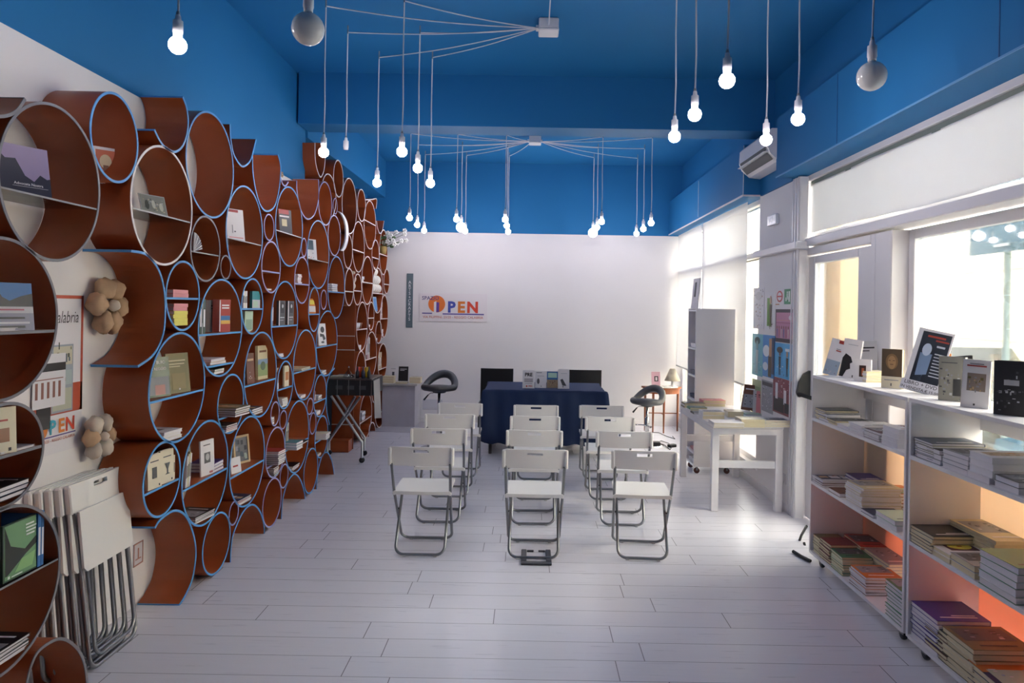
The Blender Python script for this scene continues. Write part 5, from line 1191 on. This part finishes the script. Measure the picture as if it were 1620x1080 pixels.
# far section: small things
tspine('F10',580,1,[(.03,'black',1),(.02,'dark red',.95),(.025,'red',1),(.03,'light grey',.98),(.02,'red',1),(.04,'light grey',1),(.03,'cream',.95)],['black spine first in the far red and white row','dark red spine second in the far red and white row','red spine third in the far red and white row','grey spine fourth in the far red and white row','red spine fifth in the far red and white row','pale spine sixth in the far red and white row','cream spine seventh in the far red and white row'],.27,pages='w')
tspine('F12',600,1,[(.04,'cream',1),(.05,'tan',1),(.05,'tan',.97),(.04,'sand',1)],['cream book, first of four above the grey counter','tan book, second of four above the grey counter','tan book, third of four above the grey counter','sand book, last of four above the grey counter'],.22)
tspine('F8',603,1,[(.03,'white',1),(.04,'pink',.97),(.04,'cream',1)],['white book by the back wall tube','pink book by the back wall tube','cream book by the back wall tube'],.22)
tstack('F8',607,0,3,.13,.15,.03,['white','cream','white'],'plain','white pile low in the back wall tube')
tstack('F6',572,0,2,.12,.15,.025,['white','light grey'],'plain','white pair low in the cups tube')
tstack('F15',577,1,5,.16,.17,.02,['white','green','light grey','white','cream'],'photo','mixed pile behind the folding cart legs')
tstack('F13',592,1,1,.10,.15,.03,'white','plain','in the small low tube of the far section')
tstack('F14',598,1,1,.10,.12,.012,'pink','plain','in the large low tube by the grey counter')
tstack('F3',576,1,2,.10,.12,.03,['white','light grey'],'plain','white card pair in the far section')
tstack('F9',597,0,2,.09,.12,.03,['white','cream'],'plain','tiny white pair beside the back wall tubes')
tstack('F7',586,0,2,.07,.12,.03,['dark grey','red'],'plain','dark and red pair in a slim far tube')
tface('F4',594,0,.12,.20,.01,'light blue',(('r',.1,.1,.9,.9,'5f95d0'),),'blue book leaning under the white balls',yaw=-.3,dx=-.04,key='f4')
T=TUBES['F4']; k=0
BN=['nearest of the bottom row','second of the bottom row','third of the bottom row','farthest of the bottom row','nearest of the middle row','centre of the middle row','farthest of the middle row','single one on top']
BALL=M('white_ball','e6e2da',.7)
for (dy,dz) in ((-.22,.06),(-.10,.06),(.02,.06),(.14,.06),(-.16,.17),(-.03,.17),(.09,.17),(-.09,.27)):
    m=MB(); m.blob((0,0,0),(.062,.062,.062),BALL,n=14,m=9,lump=.02,seed=k); o=m.build('white_ball'); o.location=(-2.02,T['cy']+dy+.03,T['lev'][1]+dz); k+=1
    tag(o,'knobbly white ball in the far tube heap, '+BN[k-1],'ball','white balls in the far tube')
for i,(id,y) in enumerate((('F2',0),)):
    T=TUBES[id]; m=MB(); m.blob((0,0,.05),(.03,.05,.05),BURL2,lump=.08,seed=1); m.blob((0,.03,.13),(.03,.04,.05),BURL2,lump=.08,seed=2); m.blob((0,-.01,.21),(.03,.035,.045),BURL2,lump=.08,seed=3); o=m.build('stone_ornament'); o.location=(-2.02,T['cy']-.03,T['lev'][1]); tag(o,'pale piled stone ornament in a far tube','ornament')
T=TUBES['F6']
for i in range(3):
    m=MB(); m.lathe([(.025,0),(.04,.07),(.036,.07),(.02,.01)],SOCKM if i<2 else M('copper','8a6a58',.4),n=14); o=m.build('cup'); o.location=(-2.02,T['cy']-.12+.09*i,T['lev'][1]+.001); tag(o,('left white','middle white','right brown')[i]+' small cup on the far section board','cup')
# counter things
for (x,n,w,t,col,lab,Y) in ((616,3,.15,.03,'cream','cream pile, left on the grey counter',9.40),(636,1,.15,.02,'cream','middle of the grey counter',9.36),(658,2,.15,.04,'cream','cream pile, right on the grey counter',9.42)):
    P=onY(Y,x,603); stack(Vector((P.x-w/2,Y-.08,CTZ+.001)),0,n,w,.15,t,col,'c','titled',lab,jit=.003)
for (x,w,h,col,lab) in ((622,.13,.20,'white','white book standing on the grey counter'),(638,.13,.20,'black','black book standing on the grey counter')):
    o=book(w,h,.015,col,'w',ART['small'] if col=='white' else ART['title'],key='ctr'); P=onY(9.6,x,600)
    o.matrix_world=Matrix.Translation((P.x-w/2,9.6,CTZ+.002))@Matrix.Rotation(-.12,4,'X')@Matrix(((1,0,0,0),(0,0,-1,0),(0,1,0,0),(0,0,0,1))); tag(o,lab,'book')
# table books, covers towards the camera
PRE=(('t','PRE',.5,.75,.26,'1c1c20',.04,1),('r',.14,.50,.86,.53,'dark grey'),('r',.14,.43,.86,.46,'dark grey'),('r',.14,.36,.86,.39,'dark grey'),('r',.2,.26,.8,.28,'grey'),('e',.35,.12,.07,.05,'cc5a40'),('t','PEN',.66,.12,.12,'c0553f',.03,1))
for (xa,xb,yt,yb,col,art,lab,Y) in ((826.5,846,586,613.5,'white',PRE,'white card lettered PRE, leftmost on the blue table',7.80),
    (846.5,864.5,587.5,612.5,'white',(('e',.28,.4,.12,.17,'55555a'),('r',.1,.9,.6,.93,'dark grey'),('r',.2,.7,.8,.72,'grey'),('r',.5,.08,.58,.12,'black')),'white book with a dark oval on the blue table',7.86),
    (865,883,588,612.5,'blue',(('r',.1,.62,.9,.92,'b5d8c8'),('r',.0,.0,1,.5,'a08a70'),('n',16,.05,.05,.9,.45,['brown','tan','dark grey'])),'book with blue sky and rocks on the blue table',7.88),
    (882.5,901,584,613.5,'white',(('p',[(.2,.45),(.4,.5),(.6,.3),(.75,.15),(.4,.15)],'4a4a4c'),('r',.25,.75,.8,.78,'light grey'),('r',.4,.07,.5,.12,'dark grey')),'white book with a small dark drawing, rightmost on the blue table',7.82)):
    a=onY(Y,xa,yb); b=onY(Y,xb,yt); w=b.x-a.x; h=b.z-TZ-.004
    o=book(w,h,.010,col,'w',art,key='tb'+lab); o.matrix_world=Matrix.Translation((a.x,Y,TZ+.006))@Matrix.Rotation(-.12,4,'X')@Matrix(((1,0,0,0),(0,0,-1,0),(0,1,0,0),(0,0,0,1))); tag(o,lab,'book')
# book table (right, middle distance)
BT=[ # x,y near-left-bottom pixel, lenX, lenY, n, t, colour, pages, art, name
 (1129,677.5,.24,.17,5,.0085,'white','c','plain','thin cream pile at the near corner of the book table'),
 (1173.5,676,.19,.17,7,.0085,'cream','c','titled','thin striped pile, middle of the near table edge'),
 (1211,675.5,.20,.17,4,.013,'white','c','photod','four-book pile at the near right table corner'),
 (1112,663,.19,.14,2,.032,'white','c','photo','thick pile on the front left half of the table'),
 (1151,660,.14,.14,1,.05,'cream','c','titled','thick block right of the front thick pile'),
 (1092,651,.16,.13,2,.018,'green','c','photo','green-topped pile on the left table edge'),
 (1083,645,.20,.14,3,.014,'olive','c','photod','olive-topped pile at the far left table corner'),
 (1112,643,.22,.15,2,.030,'pink','c','redtitle','red-topped thick pile at the far end of the table'),
 (1180,657,.14,.10,1,.012,'pale green','w','plain','lying near the wall on the book table'),
 (1097,655,.10,.12,1,.014,'black','w','photo','small dark one on the left table edge'),
]
for (x,y,lx,ly,n,t,col,pg,art,nm) in BT:
    P=onZ(BZ,x,y); stack(Vector((P.x,P.y,BZ+.001)),0,n,lx,ly,t,[col,'white'] if col in('green','olive','pink') else col,pg,art,nm,jit=.003)
for i,(x,y,w,h,t,col,lean,lab) in enumerate(((1182,650,.14,.24,.02,'brown',.25,'brown wooden-looking book leaning by the column'),(1190,650,.14,.235,.02,'tan',.22,'tan book leaning right behind the brown one'),(1200,654,.13,.20,.015,'light grey',.05,'pale grey book standing under the comic poster'),(1205,655,.13,.20,.012,'pink',.05,'pink book standing under the comic poster'),(1213,656,.14,.21,.015,'grey',.10,'grey comic cover book leaning before the maroon poster'))):
    P=onZ(BZ,x,y); o=book(w,h,t,col,'w',ART['photo'] if i in(0,4) else ART['titled'],key='bt%d'%i)
    o.matrix_world=Matrix.Translation((P.x+.02,P.y+.03,BZ+.002+ .01*i*0))@Matrix.Rotation(-.9,4,'Z')@Matrix.Rotation(-lean,4,'X')@Matrix(((1,0,0,0),(0,0,-1,0),(0,1,0,0),(0,0,0,1)))@Matrix.Translation((-w/2,0,0)); tag(o,lab,'book')
# tower contents
for i,z in enumerate(TWL[:5]):
    names=['lowest board of the rolling tower','second board of the rolling tower','third board of the rolling tower','fourth board of the rolling tower','top board of the rolling tower']
    stack(Vector((TWX0+.02,6.98,z+.012)),0,(2,1,2,2,2)[i],.20,.22,.02,('light grey','pink','navy','navy','white')[i],'w','title',' '.join(('pair on the' if i!=1 else 'on the',names[i])).strip(),jit=.004)
# ================================================================ WHITE SHELF UNITS (right)
SX0,SX1=1.845,2.19
LV=[.085,.535,.945]; STOP=1.22
SHB=M('shelf_peach_back','fae3cc',.8,trans=.45); SHO=M('shelf_coral_back','fab89c',.8,trans=.45)
def unit(label,y0,y1):
    r=root('shelf_unit',label,'shelf',(SX0,y0,0)); w=SX1-SX0; d=y1-y0
    for yy in (0,d-.018): m=MB(); m.box((0,yy,.07),(w,yy+.018,STOP-.018),WHITEWOOD,bev=.001); m.build('side_panel',r)
    m=MB(); m.box((0,0,STOP-.018),(w,d,STOP),WHITEWOOD,bev=.001); m.build('top_board',r)
    for z in LV: m=MB(); m.box((0,.0185,z-.018),(w-.006,d-.0185,z),WHITEWOOD); m.build('shelf_board',r)
    m=MB(); m.box((w-.012,.0185,1.075),(w,d-.0185,STOP-.019),WHITEWOOD); m.build('header_board',r)
    m=MB(); m.box((w-.005,.0185,LV[1]+.001),(w,d-.0185,LV[2]-.019),SHB); m.build('peach_back_panel',r)
    m=MB(); m.box((w-.005,.0185,.16),(w,d-.0185,LV[1]-.019),SHO); m.build('coral_back_panel',r)
    for x in (.05,w-.05):
        for y in (.09,d-.09):
            m=MB(); m.box((x-.02,y-.02,.062),(x+.02,y+.02,.0695),STEEL); m.box((x-.014,y-.02,.03),(x-.010,y+.02,.062),STEEL); m.box((x+.010,y-.02,.03),(x+.014,y+.02,.062),STEEL); cs=m.build('caster',r); m=MB()
            m.lathe([(.006,-.009),(.026,-.009),(.028,-.004),(.028,.004),(.026,.009),(.006,.009)],BLACKP,n=16,T=Matrix.Translation((x,y,.028))@Matrix.Rotation(math.pi/2,4,'Y')); m.build('wheel',cs)
    return r
U1=(3.385,4.53); U2=(2.14,3.365)
unit('far white rolling shelf unit full of books before the door',*U1)
unit('near white rolling shelf unit full of books at the right edge',*U2)
# (level, corner pixel x, lenY, lenX, n, t, colours, pages, art, name, xoff)
RS=[
(2,1294,.15,.21,5,.013,['dark grey','white'],'c','titled','grey-topped pile at the far end, upper board',0),
(2,1309,.14,.21,3,.016,['grey','white'],'w','photo','second pile from the far end, upper board',0),
(2,1323,.13,.21,2,.014,['dark grey','cream'],'c','photod','third pile from the far end, upper board',0),
(2,1341,.15,.17,1,.018,['white'],'w','small','fourth from the far end of the upper board',0),
(2,1364,.17,.21,4,.013,['white','white'],'w','titled','fifth pile from the far end, upper board',0),
(2,1391,.17,.18,3,.016,['maroon','white'],'w','photo','low maroon pile near the divider, upper board',0),
(2,1419,.16,.20,4,.024,['white'],'w','redtitle','thick white pile with red title beside the divider',0),
(1,1289,.17,.24,3,.014,['light grey','white'],'w','cars','pale picture pile at the far end, middle board',0),
(1,1306,.12,.20,2,.014,['brown','white'],'w','titled','brown pair on the middle board',0),
(1,1330,.15,.17,1,.022,['brown'],'w','titled','brown one lying front on the middle board',0),
(1,1366,.20,.22,8,.015,['sand','white'],'w','photo','tall white ribbed pile on the middle board',0),
(1,1384,.13,.18,1,.018,['navy'],'w','title','navy one right of the tall white ribbed pile',0),
(1,1420,.20,.20,2,.026,['pale green','white'],'w','titled','white pair beside the divider, middle board',0),
(1,1316,.20,.16,4,.018,['purple'],'w','title','purple glossy pile at the back, middle board',.17),
(1,1362,.20,.16,5,.018,['orange','dark red'],'w','orange','orange picture pile at the back, middle board',.17),
(0,1289,.15,.16,6,.018,['olive','cream'],'c','titled','cream pile at the far end, bottom board',0),
(0,1312,.15,.17,7,.017,['dark red'],'c','plain','dark red pile on the bottom board',0),
(0,1333,.16,.18,7,.015,['green','cream','pale green'],'c','photod','green striped pile on the bottom board',0),
(0,1369,.19,.20,6,.016,['orange','white','brown'],'w','photo','orange and brown pile on the bottom board',0),
(0,1433,.17,.20,9,.019,['green','white'],'w','photo','green-topped white pile beside the divider',0),
(0,1318,.24,.17,9,.014,['red','tan'],'c','photod','tan pile with red edge at the back, bottom board',.17),
(0,1352,.28,.16,7,.018,['grey','cream'],'c','photo','grey photo pile at the back, bottom board',.18),
(2,1457,.16,.24,7,.012,['navy','cream'],'w','title','navy-topped pile just right of the divider',0),
(2,1487,.19,.25,3,.022,['black','white'],'w','photo','black and green pile on the near upper board',0),
(2,1529,.18,.22,4,.020,['grey','white'],'w','photod','grey-topped pile on the near upper board',0),
(2,1569,.15,.24,4,.027,['white'],'w','pic','thick white pile with brown picture, near upper board',0),
(2,1612,.14,.22,2,.024,['dark grey','white'],'w','photo','low pair at the right edge, near upper board',0),
(1,1458,.18,.22,5,.016,['black','cream'],'c','title','black-topped pile right of the divider, middle board',0),
(1,1503,.22,.22,2,.020,['white','cream'],'c','disc','white pair with a coloured disc picture',0),
(1,1546,.17,.20,2,.028,['grey','white'],'c','photod','grey pair on the near middle board',0),
(1,1612,.22,.20,5,.028,['green','white'],'w','titled','white pile with green top at the right edge',0),
(1,1495,.32,.17,6,.018,['sand','cream'],'c','photo','wide cream pile at the back of the near middle board',.17),
(0,1458,.22,.24,8,.020,['purple','white'],'w','title','purple-topped pile right of the divider, bottom board',0),
(0,1497,.17,.17,7,.018,['black','brown'],'c','title','dark pile on the near bottom board',0),
(0,1541,.22,.26,7,.022,['olive','cream'],'c','photod','olive-topped pile on the near bottom board',0),
(0,1582,.20,.26,4,.024,['navy','cream'],'c','orange','navy-topped pile at the bottom right corner',0),
]
for i,(lv,x,ly,lx,n,t,cols,pg,art,nm,xo) in enumerate(RS):
    Y=F*(SX0+.01)/uv(x,CY)[0]*1.0
    z=LV[lv]+.001; v=(z-H); 
    for _ in range(3): # pixel x of a point on the board level
        u_=x-CX; Y=F*(SX0+.012)/((u_)*c_-( (v*F/Y) - u_*s_)/c_*s_)
    mn,mx=(U1 if Y>3.37 else U2); Y=max(mn+.022,min(Y,mx-.022-ly-.006))
    cl=[c if c!='cream' else 'cream' for c in cols]
    stack(Vector((SX0+.012+xo-(.012 if lv==1 and xo==0 else 0)+lx,Y+ly,z)),math.pi,n,lx,ly,t,cl,pg,art,nm,jit=.004,seed=i)
# standing books on top: base-centre pixel, width px, height px
TZs=STOP+.001
FACEA=(('r',0,.30,1,1,'5b4a38'),('e',.5,.68,.30,.20,'8a6a48'),('e',.5,.66,.20,.17,'b08a62'),('R',.42,.60,.58,.62,'6b4a38'),('R',.35,.70,.45,.715,'4a3428'),('R',.55,.70,.65,.715,'4a3428'),('r',.15,.2,.85,.22,'grey'),('r',.46,.06,.52,.13,'dark grey'))
LIB=(('r',.14,.16,.95,.96,'2f3540'),('e',.38,.68,.13,.10,'c9d4e6'),('p',[(.22,.62),(.56,.62),(.55,.3),(.25,.25)],'7d93b5'),('r',.18,.17,.45,.3,'6f86a8'),('R',.3,.88,.8,.91,'b54a3c'),('R',.55,.83,.92,.855,'b54a3c'),('R',.62,.74,.85,.77,'c9cdd6'))+tuple(('R',.62,.28+.05*i,.92,.295+.05*i,'c9cdd6') for i in range(8))
TOPS=[ # x,y(base centre), h px, w metres, thickness, colour, pages, art, yaw deg, lean, label, side tilt
(1312,593,58,.095,.018,'white','c',(('r',0,.0,1,.42,'9fb0c2'),('n',6,.1,.05,.8,.3,['light grey','grey','white']),('r',.55,.90,.9,.99,'red'),('r',.5,.68,.85,.71,'red'),('r',.5,.73,.8,.75,'grey')),-52,.10,'white book with a sea picture, leftmost on the right shelf',.22),
(1341,598,62,.115,.016,'white','w',(('p',[(.05,.5),(.2,.62),(.5,.55),(.62,.42),(.5,.38),(.55,.25),(.35,.2),(.2,.02),(.0,.02)],'1f1f24'),('r',.25,.85,.8,.87,'light grey'),('r',.7,.04,.76,.1,'dark grey')),-52,.05,'white book with a black hair silhouette on the right shelf',.12),
(1366,590,46,.115,.014,'blue','w',(('r',.0,.0,1,1,'2a6590'),('R',.2,.62,.85,.64,'9fc0d6'),('R',.2,.56,.9,.58,'9fc0d6'),('R',.2,.50,.8,.52,'9fc0d6')),-52,.12,'blue book standing behind the small white ones',-.1),
(1364,603,35,.10,.012,'white','w',(('r',.3,.2,.7,.72,'3a2420'),('R',.45,.25,.6,.6,'b5603a')),-50,.03,'small white book with a dark doorway picture',0),
(1410,614,62,.105,.030,'cream','c',FACEA,-48,.02,'book with an ancient painted face on the right shelf',0),
(1422,598,58,.12,.014,'light grey','c',(('titled') and ART['titled']),-48,.14,'pale grey book behind the painted face one',-.08),
(1520,560,0,0,0,'',0,0,0,0,'',0),
(1505,634,70,.110,.034,'grey','c',(('r',0,0,1,1,'8a8880'),('n',34,.02,.02,.95,.7,['dark grey','light grey','grey']),('R',.55,.12,.85,.5,'3c3c3c'),('r',.1,.85,.7,.87,'dark grey')),-45,.02,'thick grey photo book on the near right shelf',0),
(1541,645,76,.105,.040,'white','c',(('r',.18,.35,.85,.72,'8f8078'),('n',20,.2,.3,.75,.65,['olive','tan','grey']),('r',.15,.86,.85,.89,'red'),('r',.25,.91,.75,.925,'dark grey'),('r',.45,.05,.52,.09,'dark grey')),-45,.03,'thick white book with a red title and tower picture',.04),
(1570,628,64,.14,.012,'black','c',ART['title'],-45,.14,'black book leaning behind the red-titled one',-.15),
(1598,657,86,.115,.045,'black','c',(('r',0,0,1,1,'2a2a2e'),('n',26,.05,.05,.9,.8,['grey','dark grey','light grey']),('R',.3,.55,.75,.65,'b9b9bd')),-45,.02,'thick black photo book at the right picture edge',0),
(1600,620,60,.16,.014,'orange','c',(('r',0,0,.4,1,'4a2a20'),('R',.2,.55,.95,.9,'c06a28')),-45,.10,'orange and dark book behind the thick black one',0),
]
for (x,y,hp,w,t,col,pg,art,yaw,lean,lab,roll) in TOPS:
    if not hp: continue
    P=onZ(TZs,x,y); h=hp*P.y/F
    P.x=min(P.x,SX1-.05)
    o=book(w,h,t,col,pg,art,key='top'+lab)
    # cover normal starts at -Y; yaw turns it towards -X
    o.matrix_world=Matrix.Translation((P.x,P.y,TZs))@Matrix.Rotation(math.radians(yaw),4,'Z')@Matrix.Rotation(roll,4,'Y')@Matrix.Rotation(-lean,4,'X')@Matrix(((1,0,0,0),(0,0,-1,0),(0,1,0,0),(0,0,0,1)))@Matrix.Translation((-w/2,0,-t))
    tag(o,lab,'book')
P=onZ(TZs,1379,603.5); stack(Vector((P.x-.05,P.y-.04,TZs)),0,5,.13,.12,.012,['cream','white'],'c','plain','small cream pile on top of the far unit',jit=.002)
# the poster card on an easel stand
r=root('poster_card','tall white card advertising book and DVD, leaning on the right shelf','poster')
P=onZ(TZs,1453,622); w,h=.165,.33
r.matrix_world=Matrix.Translation((P.x,P.y,TZs+.004))@Matrix.Rotation(math.radians(-45),4,'Z')@Matrix.Rotation(.20,4,'Y')@Matrix.Rotation(-.20,4,'X')@Matrix(((1,0,0,0),(0,0,-1,0),(0,1,0,0),(0,0,0,1)))
m=MB(); m.box((-w/2,0.012,-.003),(w/2,h,0),CM('e6e4ea')); 
for a in LIB:
    mt=CM(PAL.get(a[-1],a[-1]))
    if a[0] in 'rR': m.box((-w/2+a[1]*w,a[2]*h,0),(-w/2+a[3]*w,a[4]*h,.0008 if a[0]=='r' else .0016),mt)
    elif a[0]=='e': m.prism([(-w/2+a[1]*w+a[3]*w*math.cos(q*.393),a[2]*h+a[4]*h*math.sin(q*.393)) for q in range(16)],.0006,.0018,mt)
    elif a[0]=='p': m.prism([(-w/2+px*w,py*h) for px,py in a[1]],.0006,.0014,mt)
m.build('card',r)
m=MB(); m.box((-w/2-.01,-.0,.004),(w/2+.01,.055,.006),CM('e0dee6')); m.text('LIBRO + DVD',.026,CM('55555c'),Matrix.Translation((0,.040,.0066)),bold=.01); m.text('IN VENDITA € 15,00',.020,CM('55555c'),Matrix.Translation((0,.014,.0066)),bold=.01); m.build('price_strip',r)
m=MB(); m.box((-.05,.0,-.05),(.05,.004,.02),glass_mat('clear_acrylic',(.93,.95,.95))); m.box((-.05,.004,-.006),(.05,.14,-.0035),glass_mat('clear_acrylic')); m.build('acrylic_stand',r)
r=root('white_card','blank white card standing behind the leftmost shelf-top books','card'); P=onZ(TZs,1327,585)
m=MB(); m.box((-.05,0,0),(.05,.003,.20),CM('dddbe3')); m.box((-.05,.003,0),(.05,.05,.003),CM('dddbe3')); m.build('card',r); r.location=(P.x+.02,P.y,TZs); r.rotation_euler=(0,0,-.9)
m=MB(); P=onZ(TZs,1478,612); m.lathe([(.012,0),(.014,.03),(.010,.055),(.004,.06)],CM('c2352f'),n=12); m.box((-.03,-.02,0),(.02,-.01,.012),CM('2a2a2c')); o=m.build('red_trinket'); o.location=(min(P.x,SX1-.03),P.y,TZs); tag(o,'small red and black trinket beside the poster card','trinket')
# bag strap behind the shelf end
m=MB(); pts=[onX(1.95,x,y) for x,y in ((1276,832),(1268,846),(1263,860),(1268,871),(1276,873),(1272,858))]; 
m.tube(pts,.009,BLACKP,n=6); pts=[onZ(.012,x,y) for x,y in ((1255,872),(1268,880),(1282,887))]; m.tube(pts,.012,BLACKP,n=6)
tag(m.build('bag_strap'),'black bag strap hanging to the floor behind the far shelf end','strap')
# ================================================================ past 300 books: the smallest in view become one object
bpy.context.view_layer.update()
bk=[]
for o in list(COL.objects):
    if o.get('category')=='book' and o.type=='MESH':
        P=[pix(o.matrix_world@Vector(c)) for c in o.bound_box]
        xs=[max(0,min(1620,p[0])) for p in P]; ys=[max(0,min(1080,p[1])) for p in P]
        bk.append(((max(xs)-min(xs))*(max(ys)-min(ys)),o))
bk.sort(key=lambda q:-q[0])
if len(bk)>300:
    m=MB()
    for _,o in bk[300:]:
        for q in [o]+list(o.children):
            Mx=o.matrix_world
            base=len(m.v); me=q.data
            m.v+=[tuple(Mx@v.co) for v in me.vertices]
            idx=[m.mi(t) for t in me.materials]
            for p in me.polygons: m.f.append(tuple(i+base for i in p.vertices)); m.m.append(idx[p.material_index]); m.smooth.append(False)
        for q in list(o.children): bpy.data.objects.remove(q)
        bpy.data.objects.remove(o)
    tag(m.build('small_books'),'the smallest far books and booklets in stacks and tubes across the shop','books',kind='stuff')
